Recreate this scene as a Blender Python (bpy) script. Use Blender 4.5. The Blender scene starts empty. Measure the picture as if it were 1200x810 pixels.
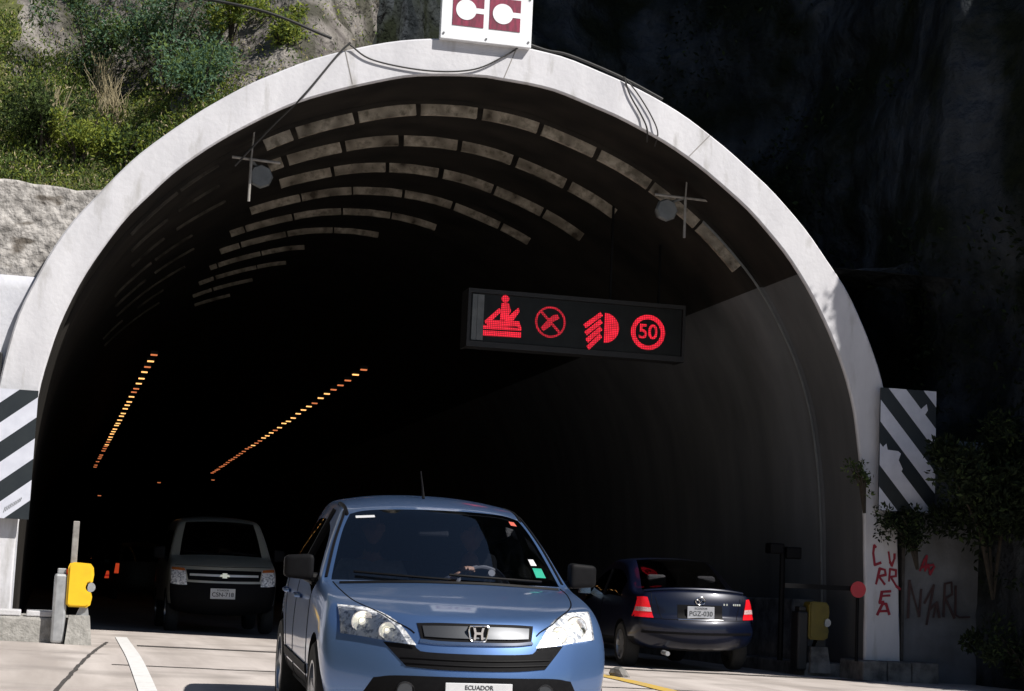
import bpy, bmesh, math, random
from mathutils import Vector, Matrix, Euler, noise
from mathutils.bvhtree import BVHTree
R = math.radians
random.seed(7)
scene = bpy.context.scene
COL = scene.collection

# ------------------------------------------------------------------ materials
def nodes(m):
    m.use_nodes = True
    return m.node_tree.nodes, m.node_tree.links

def mat(name, c1, c2=None, scale=4.0, rough=.6, metal=0.0, bump=0.0, bscale=30.0, coat=0.0, stretch=(1, 1, 1),
        lo=.35, hi=.65, detail=6.0, spec=.5, emit=None, estr=0.0, c3=None, scale3=1.0, lo3=.55, hi3=.7, rvar=0.0, bdist=.02, stretch3=(1, 1, 1)):
    m = bpy.data.materials.new(name)
    n, l = nodes(m)
    b = n['Principled BSDF']
    b.inputs['Roughness'].default_value = rough
    b.inputs['Metallic'].default_value = metal
    b.inputs['Specular IOR Level'].default_value = spec
    b.inputs['Coat Weight'].default_value = coat
    b.inputs['Coat Roughness'].default_value = .06
    b.inputs['Base Color'].default_value = (*c1, 1)
    if emit:
        b.inputs['Emission Color'].default_value = (*emit, 1)
        b.inputs['Emission Strength'].default_value = estr
    tc = mp = None
    if c2 or bump:
        tc = n.new('ShaderNodeTexCoord'); mp = n.new('ShaderNodeMapping')
        mp.inputs['Scale'].default_value = stretch
        l.new(tc.outputs['Object'], mp.inputs['Vector'])
    if c2:
        t = n.new('ShaderNodeTexNoise'); t.inputs['Scale'].default_value = scale; t.inputs['Detail'].default_value = detail
        t.inputs['Roughness'].default_value = .6
        l.new(mp.outputs['Vector'], t.inputs['Vector'])
        r = n.new('ShaderNodeValToRGB')
        r.color_ramp.elements[0].position = lo; r.color_ramp.elements[0].color = (*c1, 1)
        r.color_ramp.elements[1].position = hi; r.color_ramp.elements[1].color = (*c2, 1)
        l.new(t.outputs['Fac'], r.inputs['Fac'])
        out = r.outputs['Color']
        if c3:
            t3 = n.new('ShaderNodeTexNoise'); t3.inputs['Scale'].default_value = scale3; t3.inputs['Detail'].default_value = 8
            mp3 = n.new('ShaderNodeMapping'); mp3.inputs['Scale'].default_value = stretch3
            l.new(tc.outputs['Object'], mp3.inputs['Vector']); l.new(mp3.outputs['Vector'], t3.inputs['Vector'])
            r3 = n.new('ShaderNodeValToRGB')
            r3.color_ramp.elements[0].position = lo3; r3.color_ramp.elements[0].color = (0, 0, 0, 1)
            r3.color_ramp.elements[1].position = hi3; r3.color_ramp.elements[1].color = (1, 1, 1, 1)
            l.new(t3.outputs['Fac'], r3.inputs['Fac'])
            mx = n.new('ShaderNodeMix'); mx.data_type = 'RGBA'
            l.new(r3.outputs['Color'], mx.inputs['Factor']); l.new(out, mx.inputs['A'])
            mx.inputs['B'].default_value = (*c3, 1)
            out = mx.outputs['Result']
        l.new(out, b.inputs['Base Color'])
        if rvar:
            ma = n.new('ShaderNodeMath'); ma.operation = 'MULTIPLY_ADD'
            l.new(t.outputs['Fac'], ma.inputs[0]); ma.inputs[1].default_value = rvar; ma.inputs[2].default_value = rough - rvar / 2
            l.new(ma.outputs[0], b.inputs['Roughness'])
    if bump:
        t2 = n.new('ShaderNodeTexNoise'); t2.inputs['Scale'].default_value = bscale; t2.inputs['Detail'].default_value = 8
        l.new(tc.outputs['Object'], t2.inputs['Vector'])
        bp = n.new('ShaderNodeBump'); bp.inputs['Strength'].default_value = bump; bp.inputs['Distance'].default_value = bdist
        l.new(t2.outputs['Fac'], bp.inputs['Height']); l.new(bp.outputs['Normal'], b.inputs['Normal'])
    return m

def glass_mat(name, tint, rough=.02, gloss=1.0, ior=1.5):
    m = bpy.data.materials.new(name)
    n, l = nodes(m)
    n.remove(n['Principled BSDF'])
    tr = n.new('ShaderNodeBsdfTransparent'); tr.inputs['Color'].default_value = (*tint, 1)
    gl = n.new('ShaderNodeBsdfGlossy'); gl.inputs['Roughness'].default_value = rough
    gl.inputs['Color'].default_value = (gloss, gloss, gloss, 1)
    fr = n.new('ShaderNodeFresnel'); fr.inputs['IOR'].default_value = ior
    mx = n.new('ShaderNodeMixShader')
    l.new(fr.outputs[0], mx.inputs['Fac']); l.new(tr.outputs[0], mx.inputs[1]); l.new(gl.outputs[0], mx.inputs[2])
    l.new(mx.outputs[0], n['Material Output'].inputs['Surface'])
    return m

def led_mat(name, strength):
    """red emitter broken into a fine grid of diodes"""
    m = bpy.data.materials.new(name); n, l = nodes(m); b = n['Principled BSDF']
    b.inputs['Base Color'].default_value = (.08, .004, .008, 1); b.inputs['Emission Color'].default_value = (1, .016, .042, 1)
    tc = n.new('ShaderNodeTexCoord'); sp = n.new('ShaderNodeSeparateXYZ'); l.new(tc.outputs['Object'], sp.inputs[0])
    acc = None
    for ax in ('X', 'Z'):
        k = n.new('ShaderNodeMath'); k.operation = 'MULTIPLY'; k.inputs[1].default_value = math.pi / .027; l.new(sp.outputs[ax], k.inputs[0])
        s_ = n.new('ShaderNodeMath'); s_.operation = 'SINE'; l.new(k.outputs[0], s_.inputs[0])
        q = n.new('ShaderNodeMath'); q.operation = 'POWER'; q.inputs[1].default_value = 2; ab = n.new('ShaderNodeMath'); ab.operation = 'ABSOLUTE'
        l.new(s_.outputs[0], ab.inputs[0]); l.new(ab.outputs[0], q.inputs[0])
        if acc is None: acc = q
        else:
            mu = n.new('ShaderNodeMath'); mu.operation = 'MULTIPLY'; l.new(acc.outputs[0], mu.inputs[0]); l.new(q.outputs[0], mu.inputs[1]); acc = mu
    nz = n.new('ShaderNodeTexNoise'); nz.inputs['Scale'].default_value = 9; l.new(tc.outputs['Object'], nz.inputs['Vector'])
    mr = n.new('ShaderNodeMapRange'); mr.inputs['From Min'].default_value = .3; mr.inputs['From Max'].default_value = .7; mr.inputs['To Min'].default_value = .65; mr.inputs['To Max'].default_value = 1.1
    l.new(nz.outputs['Fac'], mr.inputs['Value'])
    ad = n.new('ShaderNodeMath'); ad.operation = 'MULTIPLY_ADD'; ad.inputs[1].default_value = strength * 1.5; ad.inputs[2].default_value = strength * .28; l.new(acc.outputs[0], ad.inputs[0])
    fm = n.new('ShaderNodeMath'); fm.operation = 'MULTIPLY'; l.new(ad.outputs[0], fm.inputs[0]); l.new(mr.outputs[0], fm.inputs[1])
    l.new(fm.outputs[0], b.inputs['Emission Strength'])
    return m

def leafy(m, amount=.4):
    """let light through thin leaves"""
    n, l = m.node_tree.nodes, m.node_tree.links; b = n['Principled BSDF']
    t = n.new('ShaderNodeBsdfTranslucent'); mx = n.new('ShaderNodeMixShader'); mx.inputs['Fac'].default_value = amount
    src = b.inputs['Base Color'].links[0].from_socket
    l.new(src, t.inputs['Color']); l.new(b.outputs[0], mx.inputs[1]); l.new(t.outputs[0], mx.inputs[2])
    l.new(mx.outputs[0], n['Material Output'].inputs['Surface'])

def lining_mat():
    """tunnel lining: sooty black-brown above, dirty grey paint below a painted edge at 4.35 m"""
    m = bpy.data.materials.new('sooty_shaded_lining')
    n, l = nodes(m); b = n['Principled BSDF']; b.inputs['Roughness'].default_value = .85
    b.inputs['Specular IOR Level'].default_value = .2
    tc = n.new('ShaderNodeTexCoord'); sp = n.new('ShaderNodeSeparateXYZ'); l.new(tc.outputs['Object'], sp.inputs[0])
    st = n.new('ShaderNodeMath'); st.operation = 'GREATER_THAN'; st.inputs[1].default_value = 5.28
    xs_ = n.new('ShaderNodeMath'); xs_.operation = 'LESS_THAN'; xs_.inputs[1].default_value = 0; l.new(sp.outputs['X'], xs_.inputs[0])   # left wall darkened all the way down, shade put into the colour
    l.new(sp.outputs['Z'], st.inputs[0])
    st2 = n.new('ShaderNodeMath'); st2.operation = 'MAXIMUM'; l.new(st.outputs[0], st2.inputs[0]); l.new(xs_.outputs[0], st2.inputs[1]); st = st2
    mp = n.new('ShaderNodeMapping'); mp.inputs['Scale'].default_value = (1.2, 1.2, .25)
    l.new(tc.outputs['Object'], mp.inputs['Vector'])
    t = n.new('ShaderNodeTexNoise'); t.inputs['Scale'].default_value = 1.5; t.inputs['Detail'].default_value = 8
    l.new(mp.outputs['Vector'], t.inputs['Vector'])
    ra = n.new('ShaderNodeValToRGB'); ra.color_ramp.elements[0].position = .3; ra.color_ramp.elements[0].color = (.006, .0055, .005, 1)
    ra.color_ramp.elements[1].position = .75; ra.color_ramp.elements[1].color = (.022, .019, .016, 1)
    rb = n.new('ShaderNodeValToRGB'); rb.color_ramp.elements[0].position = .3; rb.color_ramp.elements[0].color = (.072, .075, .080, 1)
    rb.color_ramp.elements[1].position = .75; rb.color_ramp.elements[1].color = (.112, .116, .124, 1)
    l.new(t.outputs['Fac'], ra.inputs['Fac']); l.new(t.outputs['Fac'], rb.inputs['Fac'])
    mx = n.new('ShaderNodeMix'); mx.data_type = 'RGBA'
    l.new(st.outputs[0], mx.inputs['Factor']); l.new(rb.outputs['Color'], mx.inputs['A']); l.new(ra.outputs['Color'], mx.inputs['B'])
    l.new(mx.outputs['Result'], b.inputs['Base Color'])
    return m

M = dict(
    white_arch=mat('weathered_white_concrete', (.50, .50, .53), (.60, .60, .63), 2.2, .8, bump=.25, bscale=14, stretch=(1, 1, .35),
                   c3=(.27, .26, .24), scale3=1.5, lo3=.56, hi3=.80, spec=.2, stretch3=(3.2, 3.2, .8)),
    white_wall=mat('whitewashed_wall', (.46, .47, .52), (.58, .59, .63), 2.5, .8, bump=.3, bscale=16, spec=.2, c3=(.3, .3, .3), scale3=1.7, lo3=.62, hi3=.8),
    rough_wall=mat('rough_shotcrete', (.20, .19, .18), (.48, .46, .44), 7.0, .95, bump=1.0, bscale=9, bdist=.07, spec=.1, c3=(.13, .115, .10), scale3=2.6, lo3=.56, hi3=.64, stretch3=(.7, 1, 1.6)),
    grey_wall=mat('stained_grey_render', (.11, .115, .12), (.17, .175, .19), 1.8, .85, bump=.3, bscale=18, spec=.2, c3=(.08, .08, .08), scale3=1.2, lo3=.55, hi3=.75),
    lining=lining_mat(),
    rib=mat('dusty_beige_rib', (.15, .135, .11), (.44, .40, .34), 9.0, .9, c3=(.06, .05, .04), scale3=4.5, lo3=.50, hi3=.70, bump=.3, bscale=20, spec=.1),
    rib_shaded=mat('shaded_rib', (.02, .018, .016), (.075, .068, .058), 4.0, .9, bump=.3, bscale=20, spec=.1),  # darker copy of the rib colour, imitates dimmer light on the left
    road=mat('worn_concrete_road', (.355, .318, .296), (.52, .475, .45), 1.5, .85, bump=.2, bscale=60, spec=.25,
             c3=(.29, .262, .245), scale3=1.1, lo3=.50, hi3=.72, stretch=(1, .10, 1), detail=9),
    paint_white=mat('road_paint_white', (.66, .66, .66), (.50, .50, .49), 9, .7, lo=.5, hi=.8, spec=.3),
    paint_yellow=mat('road_paint_yellow', (.55, .37, .07), (.42, .33, .2), 7, .7, lo=.45, hi=.75, spec=.3),
    joint=mat('tar_joint', (.035, .032, .03), (.07, .063, .06), 9, .9),
    kerb=mat('kerb_concrete', (.24, .235, .22), (.36, .35, .33), 12, .9, bump=.6, bscale=35, spec=.2),
    stone_base=mat('stained_stone_base', (.07, .07, .07), (.22, .21, .20), 4, .95, bump=.6, bscale=18, spec=.1),
    kerb_white=mat('kerb_white_paint', (.55, .55, .57), (.45, .45, .46), 9, .8, bump=.3, bscale=30),
    board_white=mat('board_white', (.58, .60, .68), (.50, .52, .60), 6, .55),
    board_dark=mat('board_dark_green_black', (.007, .012, .017), (.012, .018, .022), 6, .5),
    sign_white=mat('sign_white', (.80, .82, .85), (.70, .72, .75), 5, .5),
    maroon=mat('maroon_panel', (.10, .010, .028), (.24, .015, .055), 20, .5, stretch=(1, 1, .25)),
    screw=mat('bolt_grey', (.18, .18, .18), rough=.4, metal=.8),
    led_case=mat('display_case_black', (.006, .006, .007), (.011, .011, .012), 3, .6),
    led_face=mat('display_face', (.004, .005, .005), (.009, .011, .0105), 5, .5, spec=.25),
    led=led_mat('red_led', .85),
    led_dim=led_mat('red_led_dim', .50),
    galv=mat('galvanised_steel', (.30, .31, .32), (.42, .43, .44), 10, .5, metal=.5),
    steel_light=mat('light_steel_bar', (.30, .29, .27), (.20, .19, .18), 12, .6, metal=.2),
    horn=mat('grey_lamp_housing', (.09, .10, .105), (.13, .14, .145), 6, .6),
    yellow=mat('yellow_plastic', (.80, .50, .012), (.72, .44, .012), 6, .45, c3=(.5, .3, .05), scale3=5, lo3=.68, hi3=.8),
    yellow_shaded=mat('shaded_yellow_plastic', (.15, .115, .01), (.10, .08, .01), 6, .6),  # darkened copy of the yellow, shade painted in
    red_disc=mat('red_disc_paint', (.45, .02, .035), (.38, .02, .03), 7, .5),
    graffiti_red=mat('red_spray_paint', (.30, .012, .03), (.22, .012, .03), 15, .7),
    graffiti_dark=mat('dark_spray_paint', (.035, .018, .02), (.06, .03, .03), 15, .7),
    cable=mat('black_cable', (.03, .03, .03), rough=.7),
    cable_grey=mat('grey_cable', (.22, .21, .20), rough=.7),
    lamp=mat('sodium_lamp', (.8, .6, .3), emit=(1.0, .50, .16), estr=1.15),
    lamp_red=mat('sodium_lamp_dim', (.8, .4, .2), emit=(1.0, .28, .10), estr=.5),
    blue=mat('metallic_blue_paint', (.099, .186, .39), (.106, .197, .405), 400, .34, metal=.68, coat=.8, spec=.5),
    navy=mat('dark_navy_paint', (.0018, .0042, .016), (.002, .0046, .0175), 400, .35, metal=.2, coat=.5, spec=.3),
    champagne=mat('champagne_grey_paint', (.40, .39, .33), (.41, .40, .34), 400, .4, metal=.25, coat=.7),
    deep_shade_paint=mat('shade_dark_paint', (.02, .017, .015), rough=.5),  # near-black colour standing in for deep tunnel shade
    bright_bar=mat('bright_trim_bar', (.75, .75, .74), rough=.3, metal=.3),
    black_plastic=mat('black_plastic', (.005, .005, .006), (.007, .007, .008), 30, .6, spec=.10),
    dark_trim=mat('satin_black_trim', (.004, .004, .005), rough=.55, spec=.10),
    grille_grey=mat('dark_grey_grille_bar', (.07, .074, .082), rough=.42, metal=.7),
    chrome=mat('chrome', (.75, .76, .78), rough=.12, metal=1.0),
    tyre=mat('tyre_rubber', (.012, .012, .012), (.02, .02, .02), 30, .85),
    rim=mat('alloy_rim', (.42, .43, .45), rough=.3, metal=.9),
    reflector=mat('headlight_reflector', (.30, .32, .36), (.97, .97, .98), 34, .2, metal=.2, bump=1.0, bscale=18, lo=.40, hi=.52),  # dark and bright patches paint the lamp's sparkle into the colour
    amber=mat('amber_lens', (.55, .16, .04), rough=.25),
    bulb=mat('bulb_glass', (.95, .90, .70), rough=.1, emit=(1, .95, .82), estr=.45),
    tail_red=mat('red_tail_lens', (.55, .008, .015), (.45, .006, .012), 50, .18, coat=.5, emit=(1, .02, .03), estr=.16),
    tail_lit=mat('lit_tail_lens', (.5, .01, .01), rough=.3, emit=(1, .10, .03), estr=.28),
    tail_clear=mat('clear_tail_lens', (.38, .22, .22), (.62, .46, .46), 60, .25, coat=.3),
    plate=mat('plate_white', (.62, .63, .64), (.55, .56, .58), 20, .45),
    plate_grey=mat('plate_grey', (.34, .35, .38), (.26, .27, .30), 20, .45),
    ink=mat('plate_ink', (.03, .035, .04), rough=.6),
    ink_grey=mat('plate_ink_grey', (.16, .17, .18), rough=.6),
    interior=mat('dark_interior', (.018, .018, .020), (.028, .028, .032), 30, .85, spec=.2),
    seat=mat('grey_seat_cloth', (.022, .022, .025), (.038, .038, .042), 60, .95, spec=.1),
    wheel_grey=mat('steering_wheel_grey', (.12, .12, .13), rough=.45),
    skin=mat('skin', (.36, .20, .13), (.42, .24, .16), 20, .55),
    hair=mat('dark_hair', (.012, .009, .007), (.02, .015, .012), 60, .6),
    shirt_dark=mat('dark_shirt', (.03, .035, .05), (.045, .05, .07), 30, .9),
    shirt_light=mat('grey_green_shirt', (.26, .29, .29), (.32, .35, .35), 30, .9),
    sticker_green=mat('green_sticker', (.02, .30, .20), rough=.5),
    sticker_white=mat('white_sticker', (.55, .56, .58), rough=.5),
    glint_red=mat('red_reflection_patch', (.50, .10, .07), rough=.5),  # colour of a painted reflection on the windscreen
    rock=mat('grey_hill_rock', (.11, .10, .095), (.30, .28, .26), 3.2, .95, bump=1.0, bscale=5, bdist=.22, spec=.1, c3=(.07, .068, .055), scale3=1.6, lo3=.46, hi3=.60),
    soil=mat('grassy_soil', (.05, .062, .02), (.12, .125, .055), 6, .95, bump=1.0, bscale=16, spec=.1),
    bank=mat('overgrown_soil', (.030, .034, .016), (.085, .075, .050), 2.2, .95, bump=1.0, bscale=5, spec=.1),
    shaded_rock=mat('shade_dark_volcanic_rock', (.011, .014, .016), (.056, .063, .073), 1.3, .95, bump=1.0, bscale=2.6, bdist=.35, spec=.1, c3=(.010, .013, .007), scale3=.7, lo3=.44, hi3=.60, stretch=(1, 1, .4), detail=10),  # rock colour darkened to deepen the shade on the cliff
    leaf_a=mat('leaf_mid_green', (.095, .15, .04), (.15, .215, .06), 3, .7, spec=.25),
    leaf_b=mat('leaf_yellow_green', (.20, .25, .035), (.27, .31, .055), 3, .7, spec=.25),
    leaf_c=mat('leaf_blue_green', (.085, .17, .10), (.14, .23, .145), 3, .7, spec=.25),
    leaf_d=mat('leaf_dark_green', (.035, .055, .02), (.055, .08, .03), 3, .75, spec=.2),
    leaf_dk=mat('leaf_shade_darkened', (.007, .012, .005), (.011, .017, .007), 3, .8, spec=.15),  # leaf colour darkened to paint in the shade of the right side
    straw=mat('dry_straw', (.30, .25, .15), (.38, .33, .22), 5, .85, spec=.1),
    bark=mat('bark', (.022, .017, .012), (.04, .032, .022), 14, .9, bump=.6, bscale=20),
    glass=glass_mat('tinted_windscreen_glass', (.80, .84, .92), ior=2.0),
    glass_dark=glass_mat('dark_side_glass', (.20, .22, .24)),
    lens=glass_mat('clear_lens', (.95, .96, .97), .03),
)

for k in ('leaf_a', 'leaf_b', 'leaf_c', 'leaf_d'): leafy(M[k])

# ------------------------------------------------------------------ mesh helpers
def link(o, parent=None):
    COL.objects.link(o)
    if parent: o.parent = parent
    return o

def mesh_obj(name, verts, faces, mats, parent=None, smooth=False, midx=None):
    me = bpy.data.meshes.new(name)
    me.from_pydata([tuple(v) for v in verts], [], faces)
    if not isinstance(mats, (list, tuple)): mats = [mats]
    for m in mats: me.materials.append(m)
    if midx: me.polygons.foreach_set('material_index', midx)
    if smooth: me.polygons.foreach_set('use_smooth', [True] * len(me.polygons))
    me.update()
    return link(bpy.data.objects.new(name, me), parent)

def tag(o, label=None, cat=None, group=None, kind=None):
    if label: o['label'] = label
    if cat: o['category'] = cat
    if group: o['group'] = group
    if kind: o['kind'] = kind
    return o

def thing(name, label, cat, loc=(0, 0, 0), group=None, mtx=None):
    o = bpy.data.objects.new(name, None)
    o.empty_display_size = .2
    link(o); o.location = loc
    if mtx is not None: o.matrix_world = mtx
    return tag(o, label, cat, group)

class MB:
    def __init__(s): s.v = []; s.f = []; s.m = []
    def add(s, v, f, mi=0):
        b = len(s.v); s.v += [Vector(p) for p in v]
        s.f += [tuple(i + b for i in q) for q in f]; s.m += [mi] * len(f); return s
    def box(s, x0, x1, y0, y1, z0, z1, mi=0, bev=0.0, mtx=None):
        bm = bmesh.new()
        bmesh.ops.create_cube(bm, size=1)
        for v in bm.verts:
            v.co = Vector(((x0 + x1) / 2 + v.co.x * (x1 - x0), (y0 + y1) / 2 + v.co.y * (y1 - y0), (z0 + z1) / 2 + v.co.z * (z1 - z0)))
        if bev > 0: bmesh.ops.bevel(bm, geom=list(bm.edges), offset=bev, segments=2, affect='EDGES', profile=.5)
        bm.verts.index_update()
        vs = [v.co.copy() for v in bm.verts]
        if mtx is not None: vs = [mtx @ v for v in vs]
        s.add(vs, [[v.index for v in f.verts] for f in bm.faces], mi); bm.free(); return s
    def tube(s, pts, r, n=8, mi=0, caps=True):
        pts = [Vector(p) for p in pts]; rr = r if isinstance(r, (list, tuple)) else [r] * len(pts)
        V = []; F = []
        up = None
        for i, p in enumerate(pts):
            d = (pts[min(i + 1, len(pts) - 1)] - pts[max(i - 1, 0)]).normalized()
            if up is None:
                up = Vector((0, 0, 1)) if abs(d.z) < .9 else Vector((1, 0, 0))
            a = d.cross(up).normalized(); b = a.cross(d).normalized(); up = b
            for k in range(n):
                t = 2 * math.pi * k / n
                V.append(p + (a * math.cos(t) + b * math.sin(t)) * rr[i])
        for i in range(len(pts) - 1):
            for k in range(n):
                F.append((i * n + k, i * n + (k + 1) % n, (i + 1) * n + (k + 1) % n, (i + 1) * n + k))
        if caps: F.append(tuple(range(n))[::-1]); F.append(tuple(range((len(pts) - 1) * n, len(pts) * n)))
        return s.add(V, F, mi)
    def lathe(s, prof, center, axis='x', n=32, mi=0):
        """prof: list of (offset along axis, radius)"""
        c = Vector(center); V = []; F = []
        for (o, r) in prof:
            for k in range(n):
                t = 2 * math.pi * k / n; a = r * math.cos(t); b = r * math.sin(t)
                V.append(c + (Vector((o, a, b)) if axis == 'x' else Vector((a, o, b)) if axis == 'y' else Vector((a, b, o))))
        for i in range(len(prof) - 1):
            for k in range(n): F.append((i * n + k, i * n + (k + 1) % n, (i + 1) * n + (k + 1) % n, (i + 1) * n + k))
        return s.add(V, F, mi)
    def prism(s, outline, y0, y1, mi=0):
        """outline [(x,z)] extruded along y"""
        n = len(outline)
        V = [(x, y0, z) for x, z in outline] + [(x, y1, z) for x, z in outline]
        F = [tuple(range(n)), tuple(range(2 * n - 1, n - 1, -1))] + [(i, n + i, n + (i + 1) % n, (i + 1) % n) for i in range(n)]
        return s.add(V, F, mi)
    def build(s, name, mats, parent=None, smooth=False):
        o = mesh_obj(name, s.v, s.f, mats, parent, False, s.m)
        bm = bmesh.new(); bm.from_mesh(o.data); bmesh.ops.recalc_face_normals(bm, faces=bm.faces); bm.to_mesh(o.data); bm.free()
        if smooth:
            o.data.polygons.foreach_set('use_smooth', [True] * len(o.data.polygons))
            try: o.data.set_sharp_from_angle(angle=R(38))
            except Exception: pass
        return o

def eval_mesh(o):
    dg = bpy.context.evaluated_depsgraph_get()
    return bpy.data.meshes.new_from_object(o.evaluated_get(dg))

def drop(o):
    d = o.data; bpy.data.objects.remove(o, do_unlink=True)
    if d and d.users == 0:
        try: bpy.data.meshes.remove(d)
        except Exception: bpy.data.curves.remove(d)

def text_obj(name, body, size, m, parent, mtx, depth=.002):
    cu = bpy.data.curves.new(name, 'FONT'); cu.body = body; cu.size = size; cu.extrude = depth
    cu.align_x = 'CENTER'; cu.align_y = 'CENTER'; cu.offset = size * .012
    t = bpy.data.objects.new(name + '_source', cu); COL.objects.link(t)
    bpy.context.view_layer.update()
    me = eval_mesh(t); drop(t)
    me.transform(mtx); me.materials.clear(); me.materials.append(m)
    return link(bpy.data.objects.new(name, me), parent)

FRONT = lambda x, y, z, rz=0: Matrix.Translation((x, y, z)) @ Matrix.Rotation(rz, 4, 'Z') @ Matrix.Rotation(R(90), 4, 'X')   # text facing -y

def crom(pts, n):
    """Catmull-Rom through pts, n samples by arc length"""
    P = [Vector(p) for p in pts]; P = [2 * P[0] - P[1]] + P + [2 * P[-1] - P[-2]]
    S = []
    for i in range(1, len(P) - 2):
        for k in range(24):
            t = k / 24
            a, b, c, d = P[i - 1:i + 3]
            S.append(.5 * ((2 * b) + (c - a) * t + (2 * a - 5 * b + 4 * c - d) * t * t + (3 * b - a - 3 * c + d) * t ** 3))
    S.append(P[-2].copy())
    L = [0]
    for i in range(1, len(S)): L.append(L[-1] + (S[i] - S[i - 1]).length)
    out = []; j = 0
    for k in range(n):
        s = L[-1] * k / (n - 1)
        while j < len(S) - 2 and L[j + 1] < s: j += 1
        t = (s - L[j]) / max(1e-9, L[j + 1] - L[j]); out.append(S[j].lerp(S[j + 1], min(1, t)))
    return out

# ------------------------------------------------------------------ camera
Rw = ((0.96931524, 0.07427812, 0.23433039), (-0.24174575, 0.11517959, 0.96347945), (0.04457537, -0.99056369, 0.12960175))
CAM = Vector((-5.105, -23.0, .93))
cam = bpy.data.cameras.new('camera'); co = bpy.data.objects.new('camera', cam); COL.objects.link(co)
mm = Matrix.Identity(4)
for i in range(3):
    mm[i][0] = Rw[i][0]; mm[i][1] = -Rw[i][1]; mm[i][2] = -Rw[i][2]; mm[i][3] = CAM[i]
co.matrix_world = mm
cam.sensor_width = 36; cam.lens = 36 * 2200 / 1200; cam.clip_end = 2000; cam.clip_start = .1
scene.camera = co

# ------------------------------------------------------------------ light
TO_SUN = Vector((.62, -.70, 1.0)).normalized()
sun = bpy.data.lights.new('sun', 'SUN'); sun.energy = 4.6; sun.angle = R(.53); sun.color = (1, .95, .88)
so = bpy.data.objects.new('sun', sun); COL.objects.link(so)
so.rotation_euler = TO_SUN.to_track_quat('Z', 'Y').to_euler(); so.location = (20, -20, 40)
w = bpy.data.worlds.new('World'); scene.world = w; w.use_nodes = True
n, l = w.node_tree.nodes, w.node_tree.links
sky = n.new('ShaderNodeTexSky'); sky.sky_type = 'NISHITA'; sky.sun_disc = False
sky.sun_elevation = math.asin(TO_SUN.z); sky.sun_rotation = math.atan2(TO_SUN.x, TO_SUN.y)
sky.altitude = 2500
l.new(sky.outputs[0], n['Background'].inputs['Color']); n['Background'].inputs['Strength'].default_value = .05
vs = scene.view_settings
vs.view_transform = 'Standard'; vs.look = 'None'; vs.gamma = 1; vs.exposure = .55; vs.use_curve_mapping = False
scene.cycles.max_bounces = 8; scene.cycles.diffuse_bounces = 3; scene.cycles.transparent_max_bounces = 12
scene.cycles.use_denoising = True

# ------------------------------------------------------------------ ground
def drop_z(y):
    u = -2.6 - y
    return 0.0 if u <= 0 else .034 * (u - 3.2 * (1 - math.exp(-u / 3.2)))
def road_z(x, y):
    return .055 - .012 * max(-20, min(20, x)) - drop_z(y)

def sheet(name, xs, ys, m, dz=0.0, zf=road_z, parent=None):
    V = [(x, y, zf(x, y) + dz) for y in ys for x in xs]; nx = len(xs)
    F = [(j * nx + i, j * nx + i + 1, (j + 1) * nx + i + 1, (j + 1) * nx + i) for j in range(len(ys) - 1) for i in range(nx - 1)]
    return mesh_obj(name, V, F, m, parent, True)
def rng(a, b, n): return [a + (b - a) * i / (n - 1) for i in range(n)]

ys = [-400, -200, -120, -80, -60, -45] + rng(-35, -3, 60) + [0, 10, 40, 100, 180]
xs = [-400, -150, -60, -30] + rng(-20, 20, 41) + [30, 60, 150, 400]
tag(sheet('road', xs, ys, M['road']), 'worn pale concrete road running into the dark tunnel', 'road', kind='structure')

def strip(name, p0, p1, wd, m, dz, n=30, label=None, cat=None, wob=0.0):
    """flat painted strip along p0-p1 on the road"""
    p0 = Vector(p0); p1 = Vector(p1); d = (p1 - p0).normalized(); s = Vector((-d.y, d.x))
    V = []; F = []
    for i in range(n):
        c = p0.lerp(p1, i / (n - 1)) + s * wob * noise.noise(Vector((i * .7, p0.x, 3)))
        for k in (-1, 1):
            q = c + s * k * wd / 2 * (1 + .5 * wob * random.uniform(-1, 1) * 10 if wob else 1)
            V.append((q.x, q.y, road_z(q.x, q.y) + dz))
    for i in range(n - 1): F.append((2 * i, 2 * i + 1, 2 * i + 3, 2 * i + 2))
    o = mesh_obj(name, V, F, m)
    return tag(o, label, cat, kind='structure')
strip('lane_marking', (-4.03, 2.2), (-4.64, -30), .15, M['paint_white'], .008, 80, 'solid white edge line on the road beside the yellow capped barrier', 'road marking')
strip('lane_marking', (1.22, 20), (.80, -30), .20, M['paint_yellow'], .008, 60, 'worn yellow line on the road between the blue car and the navy sedan', 'road marking')
strip('road_joint', (-3.95, -.42), (5.3, -.42), .34, M['joint'], .004, 40, 'dark joint across the road at the tunnel mouth', 'road joint', .01)
strip('road_joint', (-4.27, .3), (-5.0, -9.0), .04, M['joint'], .004, 60, 'dark diagonal joint on the shoulder left of the white line', 'road joint', .015)
strip('road_joint', (-4.4, -4.9), (5.3, -4.9), .07, M['joint'], .004, 60, 'thin crack across the road in front of the joint', 'road joint', .05)
strip('road_joint', (-6.4, -3.0), (-4.5, -3.3), .018, M['joint'], .004, 40, 'hairline crack on the shoulder near the left kerb', 'road joint', .06)

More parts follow.
